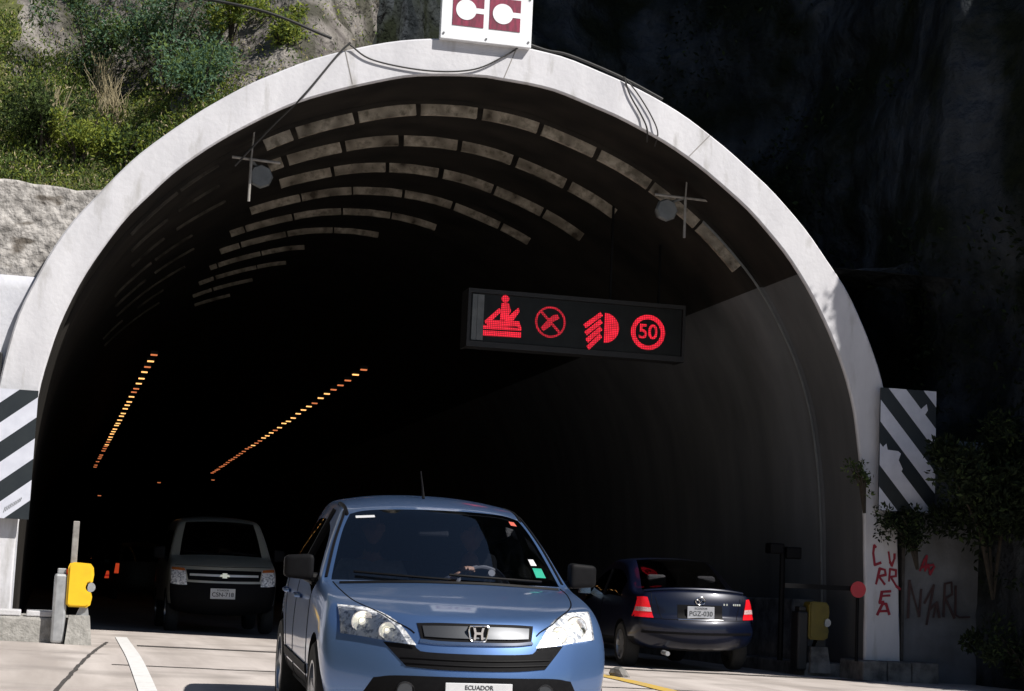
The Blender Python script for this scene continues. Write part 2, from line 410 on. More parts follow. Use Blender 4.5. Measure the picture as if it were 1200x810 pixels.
# ------------------------------------------------------------------ tunnel portal and lining
HO = [(0, 7.95), (.6, 7.925), (1.2, 7.82), (1.9, 7.61), (2.5, 7.355), (3.15, 6.98), (3.8, 6.50), (4.36, 5.99), (4.79, 5.47), (5.1, 5.04), (5.40, 4.45), (5.62, 3.84), (5.77, 3.0), (5.86, 1.83), (5.92, .28), (5.93, -.1)]
HI = [(0, 7.485), (.56, 7.45), (1.13, 7.345), (2.0, 7.06), (2.72, 6.72), (3.5, 6.18), (4.11, 5.60), (4.49, 5.11), (4.87, 4.44), (5.1, 3.86), (5.24, 3.28), (5.35, 2.43), (5.41, 1.2), (5.42, .28), (5.42, -.1)]
def full(h, n):
    r = crom([(x, 0, z) for x, z in h], n)
    return [Vector((-p.x, 0, p.z)) for p in r[::-1]] + r[1:]
NP = 60
PO, PI_ = full(HO, NP), full(HI, NP)
def wob(i, s): return .012 * noise.noise(Vector((i * .35, s, 1.7)))
def swept(profiles_y):
    """list of (profile points, y) -> quad strip verts/faces"""
    V = []; F = []; k = len(profiles_y[0][0])
    for P, y in profiles_y: V += [(p.x, y, p.z) for p in P]
    for j in range(len(profiles_y) - 1):
        for i in range(k - 1): F.append((j * k + i, j * k + i + 1, (j + 1) * k + i + 1, (j + 1) * k + i))
    return V, F

tunnel = thing('tunnel', 'road tunnel with a white concrete arch and a sooty vault', 'tunnel')
PIw = [p + Vector((wob(i, 0), 0, wob(i, 5))) for i, p in enumerate(PI_)]
POw = [p + Vector((wob(i, 9), 0, wob(i, 14))) for i, p in enumerate(PO)]
def inset(P, d):
    c = Vector((0, 0, 2.0)); out = []
    for i, p in enumerate(P):
        t = (P[min(i + 1, len(P) - 1)] - P[max(i - 1, 0)]).normalized(); nn = Vector((-t.z, 0, t.x))
        if nn.dot(c - p) < 0: nn = -nn
        out.append(p + nn * d)
    return out
V, F = swept([(POw, 1.2), (POw, .02), (inset(POw, .02), 0), (inset(PIw, -.02), 0), (PIw, .02), (PIw, .06)])
o = mesh_obj('arch_ring', V, F, M['white_arch'], tunnel, True)
o.data.set_sharp_from_angle(angle=R(30))
V, F = swept([(PIw, .06), (PIw, .7), (PIw, 1.28)])
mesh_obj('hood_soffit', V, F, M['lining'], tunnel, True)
PL = inset(PI_, .05)
V, F = swept([(PIw, 1.28), (PL, 1.29)] + [(PL, y) for y in (3, 6, 10, 20, 40, 80, 165)])
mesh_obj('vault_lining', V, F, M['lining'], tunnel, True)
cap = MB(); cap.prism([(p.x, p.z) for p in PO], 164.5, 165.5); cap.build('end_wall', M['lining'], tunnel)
# thin pale joint strip between hood and lining, right side
V, F = swept([(PL[NP + 20:-3], 1.284), (inset(PI_, .075)[NP + 20:-3], 1.275), (inset(PI_, .075)[NP + 20:-3], 1.31)])
mesh_obj('joint_strip', V, F, M['horn'], tunnel, True)
# ribs across the vault, in dusty beige panels
arc = [0.0]
for i in range(1, len(PL)): arc.append(arc[-1] + (PL[i] - PL[i - 1]).length)
ap = arc[NP - 1]
def at_s(P, s):
    s += ap
    for i in range(len(arc) - 1):
        if arc[i + 1] >= s:
            t = (s - arc[i]) / (arc[i + 1] - arc[i]); return P[i].lerp(P[i + 1], max(0, min(1, t)))
    return P[-1]
PR = inset(PL, .145); PB = inset(PL, -.02)
ends = [4.95, 3.1, 3.0, 2.55, 1.5, .65, -.2, -.75, -1.05, -1.3]
starts = [-2.82, -2.52, -2.18, -2.38, -2.5, -2.5, -2.52, -2.58, -2.55, -2.4]
for k in range(10):
    y0 = 1.36 + 1.9 * k
    runs = [MB()]
    def seg(mb, s0, s1, dep=0):
        m_ = max(2, int((s1 - s0) / .12)); V = []; F = []
        for i in range(m_ + 1):
            s = s0 + (s1 - s0) * i / m_
            a, b = at_s(PR, s), at_s(PB, s)
            a = b.lerp(a, dep / .165 if dep else (1.0, 1.0, .95, .85, .78, .72, .64, .58, .55, .52)[k])
            V += [(a.x, y0, a.z), (b.x, y0, b.z), (a.x, y0 + .07, a.z)]
        for i in range(m_):
            q = 3 * i; F += [(q, q + 3, q + 4, q + 1), (q, q + 2, q + 5, q + 3)]
        F += [(0, 1, 2), (3 * m_, 3 * m_ + 2, 3 * m_ + 1)]
        mb.add(V, F)
    s = -9.35 + .13 * (k % 3)
    while s < ends[k]:
        e = min(s + (.815 if k < 3 else .845) + random.uniform(-.03, .012), ends[k]); a0 = max(s, starts[k])
        if e - a0 > .12 and (e < ends[k] or e - a0 > .4): seg(runs[0], a0, e)
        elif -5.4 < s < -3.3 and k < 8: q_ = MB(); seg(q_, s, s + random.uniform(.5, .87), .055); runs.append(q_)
        s += .875
    runs[0].build('rib', M['rib'], tunnel)
    for q_ in runs[1:]: q_.build('rib', M['rib_shaded'], tunnel)  # left segments get the copy with shade in its colour
# dado wall inside, right
mb = MB(); mb.box(5.05, 5.5, 1.6, 60, -.1, 1.0, bev=.03); mb.build('dado_wall', M['stone_base'], tunnel)

# hairline construction joints on the arch face, drawn as thin sunk strips standing 3 mm proud
def face_line(pts, wd, m, name, y=-.004):
    mb = MB()
    P = [Vector((x, 0, z)) for x, z in pts]
    for i in range(len(P) - 1):
        d = (P[i + 1] - P[i]).normalized(); s = Vector((-d.z, 0, d.x)) * wd / 2
        a, b = P[i] - d * wd * .3, P[i + 1] + d * wd * .3
        q = [a - s, b - s, b + s, a + s]
        mb.add([(p.x, y, p.z) for p in q] + [(p.x, y + .004, p.z) for p in q], [(3, 2, 1, 0), (4, 5, 6, 7), (0, 1, 5, 4), (1, 2, 6, 5), (2, 3, 7, 6), (3, 0, 4, 7)])
    return mb.build(name, m, tunnel)
for (a, b) in [((.38, 7.93), (.22, 7.49)), ((3.05, 7.02), (2.78, 6.72)), ((-1.86, 7.63), (-1.74, 7.2))]:
    face_line([a, b], .012, M['cable_grey'], 'construction_joint')

# ------------------------------------------------------------------ cables on the portal
def cable(name, pts, r, m, label):
    mb = MB(); mb.tube(crom(pts, 40), r, 6)
    return tag(mb.build(name, m, None, True), label, 'cable')
cable('cable', [(-1.80, -.04, 7.72), (-1.95, -.03, 7.55), (-2.35, -.03, 6.98), (-2.7, .3, 6.60), (-3.1, .55, 6.12)], .014, M['cable'], 'thick grey cable slanting down the arch face left of the crown')
cable('cable', [(-1.82, -.04, 7.70), (-1.5, -.03, 7.53), (-.8, -.03, 7.47), (-.2, -.03, 7.55), (.2, -.03, 7.77), (.45, -.04, 7.96)], .011, M['cable'], 'thin cable sagging across the arch crown below the lane signal')
cable('cable', [(1.83, -.03, 7.68), (1.92, -.03, 7.45), (2.08, -.03, 7.2), (2.17, -.03, 7.02), (2.25, .2, 6.9)], .011, M['cable'], 'left one of two thin black cables right of the arch crown')
cable('cable', [(1.83, -.03, 7.68), (2.02, -.03, 7.48), (2.22, -.03, 7.2), (2.32, -.03, 6.98), (2.36, .2, 6.85)], .009, M['cable'], 'right one of two thin black cables right of the arch crown')
cable('cable', [(-2.0, .3, 7.85), (-2.9, .6, 8.2), (-4.2, 1.2, 8.5), (-6, 2, 8.95)], .02, M['cable'], 'dark cable running from the arch crown up the grassy slope')
cable('cable', [(.55, .02, 7.98), (.8, .03, 7.93), (1.1, .03, 7.9), (1.8, .05, 7.7), (2.4, .06, 7.46)], .018, M['cable'], 'black cable lying along the top edge of the arch')

# ------------------------------------------------------------------ walls beside the portal
wl = thing('retaining_wall', 'left wing wall, rough grey concrete above and whitewash below', 'wall', (-5.9, .25, 0))
def rough_block(name, x0, x1, z0, z1, y0, y1, m, parent, off, amp=.04, top=None, nx=60, nz=30, end=0.0):
    V = []; F = []
    for j in range(nz + 1):
        for i in range(nx + 1):
            x = x0 + (x1 - x0) * i / nx; zt = z1 + (top(x) if top else 0); z = z0 + (zt - z0) * j / nz
            x += end * (i / nx) ** 3 * j / nz
            y = y0 + amp * (noise.fractal(Vector((x * 1.6, z * 1.6, 3)), 1, 2, 5))
            V.append(Vector((x, y, z)) - Vector(off))
    b = len(V)
    for i in range(nx + 1):
        x = x0 + (x1 - x0) * i / nx; V.append(Vector((x + end * (i / nx) ** 3, y1, z1 + (top(x) if top else 0))) - Vector(off))
    for j in range(nz):
        for i in range(nx): q = j * (nx + 1) + i; F.append((q, q + 1, q + nx + 2, q + nx + 1))
    for i in range(nx): q = nz * (nx + 1) + i; F.append((q, q + 1, b + i + 1, b + i))
    return mesh_obj(name, V, F, m, parent, True)
off = (-5.9, .25, 0)
rough_block('upper_wall', -14, -5.05, 4.43, 5.56, .22, 1.2, M['rough_wall'], wl, off, .07, lambda x: .05 * noise.noise(Vector((x * 3, 0, 0))) + .03 * max(0, -5 - x) - .12 * max(0, x + 5.2), end=.55)
rough_block('lower_wall', -14, -5.4, -.2, 4.43, .14, 1.2, M['white_wall'], wl, off, .012)
mb = MB(); mb.box(-5.80, -5.74, .02, .16, 2.85, 3.48, bev=.015); o = mb.build('drain_slot', M['led_case'], wl)
o.data.transform(Matrix.Translation((5.9, -.25, 0)))

wr = thing('side_wall', 'stained grey wall with dark graffiti right of the white pillar', 'wall', (5.96, .06, 0))
rough_block('wall_face', 5.97, 7.4, -.1, 3.2, .06, .9, M['grey_wall'], wr, (5.96, .06, 0), .02)
mb = MB(); mb.box(-.02, .02, -.03, .1, .2, 3.2); mb.build('edge_strip', M['joint'], wr)

def strokes(name, lines, wd, y, m, parent, off=(0, 0, 0), seed=1):
    rr = random.Random(seed); mb = MB(); k = 0
    for ln in lines:
        P = [Vector((x, y, z)) - Vector(off) for x, z in ln]
        for i in range(len(P) - 1):
            d = (P[i + 1] - P[i]).normalized(); s = Vector((-d.z, 0, d.x)); w0 = wd * rr.uniform(.7, 1.15) / 2; w1 = wd * rr.uniform(.7, 1.15) / 2
            a, b = P[i] - d * wd * .25, P[i + 1] + d * wd * .25
            k += 1; dy = -.0003 * k
            q = [a - s * w0, b - s * w1, b + s * w1, a + s * w0]
            mb.add([p + Vector((0, dy, 0)) for p in q] + [Vector((p.x, y - off[1] + .004, p.z)) for p in q],
                   [(3, 2, 1, 0), (0, 1, 5, 4), (1, 2, 6, 5), (2, 3, 7, 6), (3, 0, 4, 7)])
    return mb.build(name, m, parent)
# red letters sprayed down the white pillar

def gp(px, py): return (5.41 + (px - 1013.0) * .01214, .28 + (772 - py) * .01115)
red = [[(1024, 643), (1022, 641), (1021, 650), (1023, 664), (1030, 661)],
       [(1039, 648), (1041, 660), (1043, 664), (1046, 655), (1046, 650)],
       [(1025, 686), (1029, 668), (1035, 669), (1036, 675), (1028, 677), (1035, 686)],
       [(1040, 682), (1041, 668), (1048, 669), (1048, 676), (1042, 677), (1049, 688), (1053, 691)],
       [(1042, 694), (1032, 695), (1030, 706)], [(1031, 700), (1041, 699)],
       [(1027, 722), (1033, 709), (1037, 709), (1041, 721)], [(1029, 718), (1040, 717)],
       [(1029, 708), (1034, 707)]]
strokes('red_graffiti', [[gp(*p) for p in ln] for ln in red], .034, -.008, M['graffiti_red'], tunnel)
nar = [[(1065, 724), (1066, 680), (1078, 722), (1080, 690)],
       [(1084, 706), (1095, 684), (1087, 731)], [(1090, 714), (1098, 705)],
       [(1095, 722), (1099, 704), (1102, 722)],
       [(1107, 721), (1108, 682), (1116, 680), (1117, 694), (1109, 699), (1120, 722)],
       [(1121, 684), (1121, 718), (1126, 721), (1138, 720)]]
strokes('dark_graffiti', [[gp(*p) for p in ln] for ln in nar], .03, .03, M['graffiti_dark'], wr, (5.96, .06, 0), 2)
scr = [[(1078, 668), (1083, 655), (1086, 650), (1084, 668), (1088, 660), (1090, 672), (1095, 662)], [(1080, 664), (1094, 660)]]
strokes('red_scribble', [[gp(*p) for p in ln] for ln in scr], .03, .03, M['graffiti_red'], wr, (5.96, .06, 0), 3)

# kerbs / bases
kl = thing('kerb_island', 'raised concrete kerb island with white capping at the left pillar', 'kerb', (-5.6, -.6, 0))
mb = MB(); mb.box(-6, .92, -.25, 1.4, -.1, .40, bev=.03); mb.build('kerb_block', M['kerb'], kl)
mb = MB()
x = -5.75
while x < .62:
    mb.box(x, x + .30, -.235, .34, .405, .47, bev=.012); x += .36
mb.build('white_capping', M['kerb_white'], kl)
kr = thing('pillar_base', 'stained stone base under the graffitied right pillar', 'kerb', (5.8, -.2, 0))
mb = MB()
for i, (a, b) in enumerate([(-.56, -.22), (-.21, .13), (.14, .52)]): mb.box(a, b, -.15 + .01 * i, .6, -.12, .245, bev=.025)
mb.build('stone', M['stone_base'], kr)
ks = thing('kerb', 'low dark kerb inside the right tunnel wall', 'kerb', (5.1, 1, 0))
mb = MB(); mb.box(-.35, .35, -.6, 40, -.1, .17, bev=.03); mb.build('kerb_stone', M['stone_base'], ks)

# ------------------------------------------------------------------ hazard boards
def clip_poly(poly, a, b, c):
    """keep points with a*x+b*z<=c"""
    out = []
    for i in range(len(poly)):
        p, q = poly[i], poly[(i + 1) % len(poly)]
        dp, dq = a * p[0] + b * p[1] - c, a * q[0] + b * q[1] - c
        if dp <= 0: out.append(p)
        if dp * dq < 0:
            t = dp / (dp - dq); out.append((p[0] + (q[0] - p[0]) * t, p[1] + (q[1] - p[1]) * t))
    return out
def hazard(loc, wd, ht, slope, per, phase, frac, label, torn=(), script=None):
    t = thing('hazard_board', label, 'hazard sign', loc, 'striped hazard boards on the portal')
    mb = MB(); mb.box(0, wd, .0, .03, 0, ht); mb.build('panel', M['board_dark'], t)
    mb = MB()
    for k in range(-8, 12):
        z0 = phase + k * per
        poly = [(0, 0), (wd, 0), (wd, ht), (0, ht)]
        poly = clip_poly(poly, -slope, 1, z0 + per * frac)
        if poly: poly = clip_poly(poly, slope, -1, -z0)
        if len(poly) > 2: mb.prism(poly, -.004, -.0005)
    mb.build('white_stripe', M['board_white'], t)
    if torn:
        mb = MB()
        for i, pl in enumerate(torn): mb.prism(pl, -.0065 - .001 * i, -.0045)
        mb.build('peeled_patch', M['board_white'], t)
    for sx in (.12, wd - .12):
        mb = MB(); mb.box(sx - .03, sx + .03, .03, .14, .1, ht - .1); mb.build('bracket', M['galv'], t)
    return t
hl = hazard((-6.32, -.16, 1.51), 1.03, 1.52, .80, .49, -1.09, .49, 'black and white striped hazard board left of the tunnel arch')
strokes('small_script', [[(.74 + i * .022, .07 + i * .017), (.755 + i * .022, .13 + i * .015)] for i in range(9)], .01, -.007, M['ink_grey'], hl)
hazard((5.50, -.16, 2.2), .80, 1.62, -1.14, .575, .02, .50, 'black and white striped hazard board with peeled stripes right of the arch',
       [[(.50, 1.30), (.66, 1.44), (.68, 1.36), (.64, 1.30), (.66, 1.22), (.73, 1.12), (.74, 1.0), (.62, 1.05)],
        [(.02, .60), (.05, .84), (.09, .88), (.11, .80), (.26, .79), (.30, .76), (.27, .67), (.33, .56), (.30, .50), (.14, .50)]])

# ------------------------------------------------------------------ lane control signal above the crown
t = thing('lane_signal', 'white lane signal board with two maroon keyhole panels above the crown', 'signal', (-.06, -.10, 7.92))
sk = .05
def sx(x, z): return z + sk * 0
mb = MB(); mb.box(-.60, .60, 0, .10, -.02, 1.22, bev=.008); mb.build('board', M['sign_white'], t)
for cx in (-.25, .235):
    p = MB(); p.box(cx - .205, cx + .205, -.008, -.001, .17, .59); p_ = p.build('maroon_panel', M['maroon'], t)
    q = MB()
    q.prism([(cx - .03 + .135 * math.cos(2 * math.pi * i / 40), .385 + .135 * math.sin(2 * math.pi * i / 40)) for i in range(40)], -.013, -.009)
    q.prism([(cx + .09, .35), (cx + .205, .35), (cx + .205, .42), (cx + .09, .42)], -.0125, -.0085)
    q.build('white_keyhole', M['sign_white'], p_)
for (bx, bz) in [(-.56, .05), (0, .03), (.56, .05), (-.56, .62), (.56, .62), (.0, 1.15)]:
    mb = MB(); mb.lathe([(-.012, .0), (-.012, .014), (0, .014)], (bx, 0, bz), 'y', 10); mb.build('bolt', M['screw'], t)
for a in (-.5, .42):
    mb = MB(); mb.box(a, a + .08, .10, .5, .1, 1.0); mb.build('support', M['galv'], t)

# ------------------------------------------------------------------ LED display
t = thing('led_display', 'black overhead display with four red glowing symbols', 'sign', (2.18, 3.0, 4.79))
mb = MB(); mb.box(-1.61, 1.61, .02, .38, -.41, .41, bev=.015); mb.build('case', M['led_case'], t)
mb = MB(); mb.box(-1.58, 1.58, .0, .015, -.33, .35); mb.build('screen', M['led_face'], t)
mb = MB()
for a in (-1.64, 1.60): mb.box(a, a + .04, -.03, .40, -.42, .42)
mb.box(-1.60, 1.60, -.03, .02, .36, .42); mb.box(-1.60, 1.60, -.03, .02, -.42, -.34)
mb.build('frame', M['led_case'], t)
for x, z in ((.55, 1.88), (1.3, 1.42)):
    mb = MB(); mb.box(x - .015, x + .015, .22, .25, .41, z); mb.build('hanger', M['dark_trim'], t)
mb = MB(); mb.box(-1.57, -1.50, -.006, -.001, -.32, .34); mb.box(-1.495, -1.40, -.005, -.001, -.32, .34); mb.build('sheen_strip', M['horn'], t)  # grey strips painting a sheen on the left end of the screen
def ring(mb, cx, cz, r0, r1, y0, y1, n=40):
    V = []; F = []
    for i in range(n):
        a = 2 * math.pi * i / n
        for r in (r0, r1): V += [(cx + r * math.cos(a), y0, cz + r * math.sin(a)), (cx + r * math.cos(a), y1, cz + r * math.sin(a))]
    for i in range(n):
        p, q = 4 * i, 4 * ((i + 1) % n)
        F += [(p, q, q + 2, p + 2), (p + 2, q + 2, q + 3, p + 3), (p, p + 1, q + 1, q)]
    mb.add(V, F)
def disc(mb, cx, cz, r, y0, y1, n=24, a0=0, a1=360):
    full_ = abs(a1 - a0) >= 360
    pts = [(cx + r * math.cos(R(a0 + (a1 - a0) * i / n)), cz + r * math.sin(R(a0 + (a1 - a0) * i / n))) for i in range(n + (0 if full_ else 1))]
    mb.prism(pts, y0, y1)
Y0, Y1 = -.012, -.001
def sym(px, py): return ((px - 671.5) * .01268 - .02, (381.5 - py) * .0125 + (px - 671.5) * .00075)
# symbol 1: traffic officer behind a barrier
mb = MB()
def poly(pts, y0=Y0): mb.prism([sym(*p) for p in pts], y0, Y1)
disc(mb, *sym(587, 352), .055, Y0, Y1)
poly([(583, 357), (591, 357), (594, 366), (590, 376), (582, 377)])
poly([(580, 363), (584, 366), (572, 378), (565, 381), (564, 378)], -.013)
poly([(603, 362), (604, 367), (596, 379), (584, 381), (590, 374), (598, 366)], -.014)
poly([(566, 381), (572, 377), (604, 378), (607, 386), (601, 384), (568, 384)], -.015)
poly([(563, 383), (607, 386), (607, 389), (563, 387)], -.0155)
poly([(563, 389), (607, 391), (607, 397), (563, 395)], -.0145)
mb.build('officer_symbol', M['led'], t)
mb = MB()
c = sym(641, 378); ring(mb, *c, .20, .228, Y0, Y1)
mb.prism([(c[0] - .155, c[1] + .13), (c[0] - .13, c[1] + .155), (c[0] + .155, c[1] - .13), (c[0] + .13, c[1] - .155)], -.011, Y1)
mb.prism([(c[0] - .14, c[1] - .09), (c[0] - .10, c[1] - .14), (c[0] + .0, c[1] - .06), (c[0] + .03, c[1] + .0), (c[0] + .13, c[1] + .06), (c[0] + .10, c[1] + .12), (c[0] + .03, c[1] + .10), (c[0] - .05, c[1] + .02)], -.013, Y1)
mb.build('no_overtaking_symbol', M['led_dim'], t)
mb = MB()
c = sym(703, 385)
disc(mb, c[0] + .03, c[1] + .02, .22, Y0, Y1, 24, -90, 90)
for i in range(4):
    d = -.05 - i * .085; e = .17 - i * .10
    a = Vector((c[0] + .0 - .02 - .0 * i, 0, c[1] + .22 - i * .105)); b = a + Vector((-.25 + .02 * i, 0, -.20))
    s = Vector((.02, 0, -.026))
    mb.prism([(a.x - s.x, a.z - s.z), (b.x - s.x, b.z - s.z), (b.x + s.x, b.z + s.z), (a.x + s.x, a.z + s.z)], -.0125, Y1)
mb.build('headlamp_symbol', M['led'], t)
mb = MB()
c = sym(758, 388); ring(mb, *c, .195, .26, Y0, Y1)
mb.build('limit_ring', M['led'], t)
text_obj('limit_number', '50', .30, M['led'], t, FRONT(c[0], -.004, c[1], 0), .003)

# ------------------------------------------------------------------ cross-shaped fixtures with lamp housings
def cross(loc, hx0, hx1, vz0, vz1, hz, lampx, lampz, label):
    t = thing('hanging_fixture', label, 'fixture', loc, 'cross shaped fixtures under the hood')
    x, y, z = loc
    mb = MB(); mb.tube([(hx0 - x, 0, hz - z + .01), (hx1 - x, 0, hz - z - .01)], .018, 8); mb.build('cross_bar', M['steel_light'], t)
    mb = MB(); mb.tube([(0, -.05, vz0 - z), (0, -.05, hz - z)], .019, 8); mb.tube([(0, -.05, hz - z), (.02, -.05, vz1 - z + .1)], .012, 8)
    mb.build('drop_bar', M['steel_light'], t)
    mb = MB(); mb.lathe([(-.10, .0), (-.10, .14), (-.06, .16), (.12, .11), (.22, .06), (.22, 0)], (lampx - x, .15, lampz - z), 'y', 8)
    mb.build('lamp_housing', M['horn'], t, False)
    mb = MB(); mb.tube([(0, 0, hz - z), (lampx - x, .2, lampz - z + .1)], .02, 6); mb.build('arm', M['horn'], t)
cross((-2.88, .8, 6.28), -3.12, -2.5, 5.72, 6.62, 6.28, -2.73, 6.09, 'cross of light bars with a grey lamp under the left of the arch')
cross((3.0, .8, 6.33), 2.58, 3.55, 5.77, 6.68, 6.33, 2.78, 6.16, 'cross of light bars with a dark lamp under the right of the arch')
t = thing('camera_pole', 'dark pole with a twin head against the right tunnel wall', 'camera', (4.6, .9, .17))
mb = MB(); mb.tube([(0, 0, 0), (0, 0, 1.5)], .04, 8); mb.build('pole', M['dark_trim'], t)
mb = MB(); mb.box(-.22, -.02, -.12, .1, 1.42, 1.56, bev=.02); mb.box(.02, .24, -.1, .12, 1.36, 1.52, bev=.02); mb.build('head', M['dark_trim'], t)

# ------------------------------------------------------------------ barriers
def barrier(loc, label, lit):  # the unlit post takes darker materials that stand in for shade
    t = thing('barrier_post', label, 'barrier', loc, 'yellow capped barrier posts')
    mb = MB(); mb.add([(-.13, -.16, 0), (.17, -.16, 0), (.17, .2, 0), (-.13, .2, 0), (-.10, -.12, .34), (.13, -.12, .34), (.13, .16, .34), (-.10, .16, .34)],
                      [(0, 1, 5, 4), (1, 2, 6, 5), (2, 3, 7, 6), (3, 0, 4, 7), (4, 5, 6, 7), (3, 2, 1, 0)])
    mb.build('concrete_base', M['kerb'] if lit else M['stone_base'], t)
    mb = MB(); mb.box(-.29, -.135, -.10, .16, .02, .80, bev=.03); mb.box(-.26, -.16, -.06, .1, .80, .86, bev=.01)
    mb.add([(-.03, -.06, .33), (.12, -.06, .33), (.09, -.06, .5), (.04, -.06, .5), (-.03, .06, .33), (.12, .06, .33), (.09, .06, .5), (.04, .06, .5)],
           [(0, 1, 2, 3), (7, 6, 5, 4), (0, 4, 5, 1), (1, 5, 6, 2), (2, 6, 7, 3), (3, 7, 4, 0)])
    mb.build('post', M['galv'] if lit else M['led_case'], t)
    out = [(-.145, .46), (-.11, .43), (.08, .43), (.125, .46), (.14, .55), (.125, .60), (.085, .615), (.08, .66), (.09, .70), (.135, .72), (.145, .80), (.135, .88), (.10, .925), (-.08, .935), (-.13, .92), (-.145, .88)]
    mb = MB(); mb.prism(out, -.14, .10); o = mb.build('yellow_cap', M['yellow'] if lit else M['yellow_shaded'], t)
    bm = bmesh.new(); bm.from_mesh(o.data); bmesh.ops.bevel(bm, geom=[e for e in bm.edges if abs(e.verts[0].co.y - e.verts[1].co.y) < .01], offset=.02, segments=2, affect='EDGES'); bm.to_mesh(o.data); bm.free()
    mb = MB(); mb.lathe([(-.12, 0), (-.12, .055), (.05, .055)], (.115, 0, .66), 'y', 16); mb.build('pivot', M['galv'], t)
    return t
b1 = barrier((-4.66, -.9, .10), 'bright yellow capped barrier post on a concrete block in the sun', True)
mb = MB(); mb.box(-.125, -.055, -.04, .02, .92, 1.40, bev=.008); o = mb.build('raised_arm', M['steel_light'], b1)
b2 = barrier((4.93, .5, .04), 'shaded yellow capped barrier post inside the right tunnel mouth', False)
t = thing('barrier_disc', 'red disc on a dark bar beside the white pillar', 'barrier', (5.17, -.26, .25))
mb = MB(); mb.lathe([(0, 0), (0, .105), (.02, .105), (.02, 0)], (0, -.05, .9), 'y', 28); mb.build('disc', M['red_disc'], t, True)
mb = MB(); mb.tube([(.02, .02, -.02), (.02, .02, .95)], .022, 8); mb.build('pole', M['dark_trim'], t)
mb = MB(); mb.box(-1.0, -.02, -.01, .03, .88, .94); mb.build('bar', M['dark_trim'], t)

# rubble lump on the road
bm = bmesh.new(); bmesh.ops.create_icosphere(bm, subdivisions=2, radius=.12)
for v in bm.verts:
    v.co *= 1 + .3 * noise.noise(v.co * 9); v.co.z = max(-.03, v.co.z * .75)
me = bpy.data.meshes.new('rubble'); bm.to_mesh(me); bm.free(); me.materials.append(M['stone_base'])
o = link(bpy.data.objects.new('rubble', me)); o.location = (1.22, -2.75, .06); o.rotation_euler = (0, .2, .5)
tag(o, 'dark lump of rubble on the road beside the yellow line', 'rubble')

# ------------------------------------------------------------------ lamps
mb = MB(); mb.box(-.09, .09, -.06, .06, .025, .11, bev=.015); mb.box(-.07, .07, -.045, .045, .0, .025, 1)
lamp0 = mb.build('tunnel_lamp', [M['led_case'], M['lamp']])
lampd = lamp0.data
lampr = lampd.copy(); lampr.materials[1] = M['lamp_red']
first = True
rl = random.Random(4)
for side in (0, 1):
    for i in range(38 if side else 36):
        y = 17.6 + i * (1.22 if side else 1.30)
        x = -3.1 if side == 0 else 1.45 + .014 * (y - 18)
        z = 5.6
        if side == 0 and i in (27, 31, 33): continue
        if first: o = lamp0; first = False
        else: o = lamp0.copy(); COL.objects.link(o)
        o.data = lampr if (rl.random() < .28 or y > 48) else lampd
        o.location = (x, y, z + rl.uniform(-.02, .02))
        tag(o, 'small amber lamp in the left row under the vault' if side == 0 else 'small amber lamp in the right row under the vault', 'lamp', 'left row of tunnel lamps' if side == 0 else 'right row of tunnel lamps')
for (x, y, z, lb) in [(1.9, 60, 5.15, 'single reddish lamp below the far end of the right lamp row'), (-2.9, 60, 4.2, 'single pale lamp below the far end of the left lamp row'), (-.3, 62, 5.0, 'small dim lamp low between the two lamp rows')]:
    o = lamp0.copy(); COL.objects.link(o); o.data = lampr; o.location = (x, y, z); tag(o, lb, 'lamp', 'stray tunnel lamps')

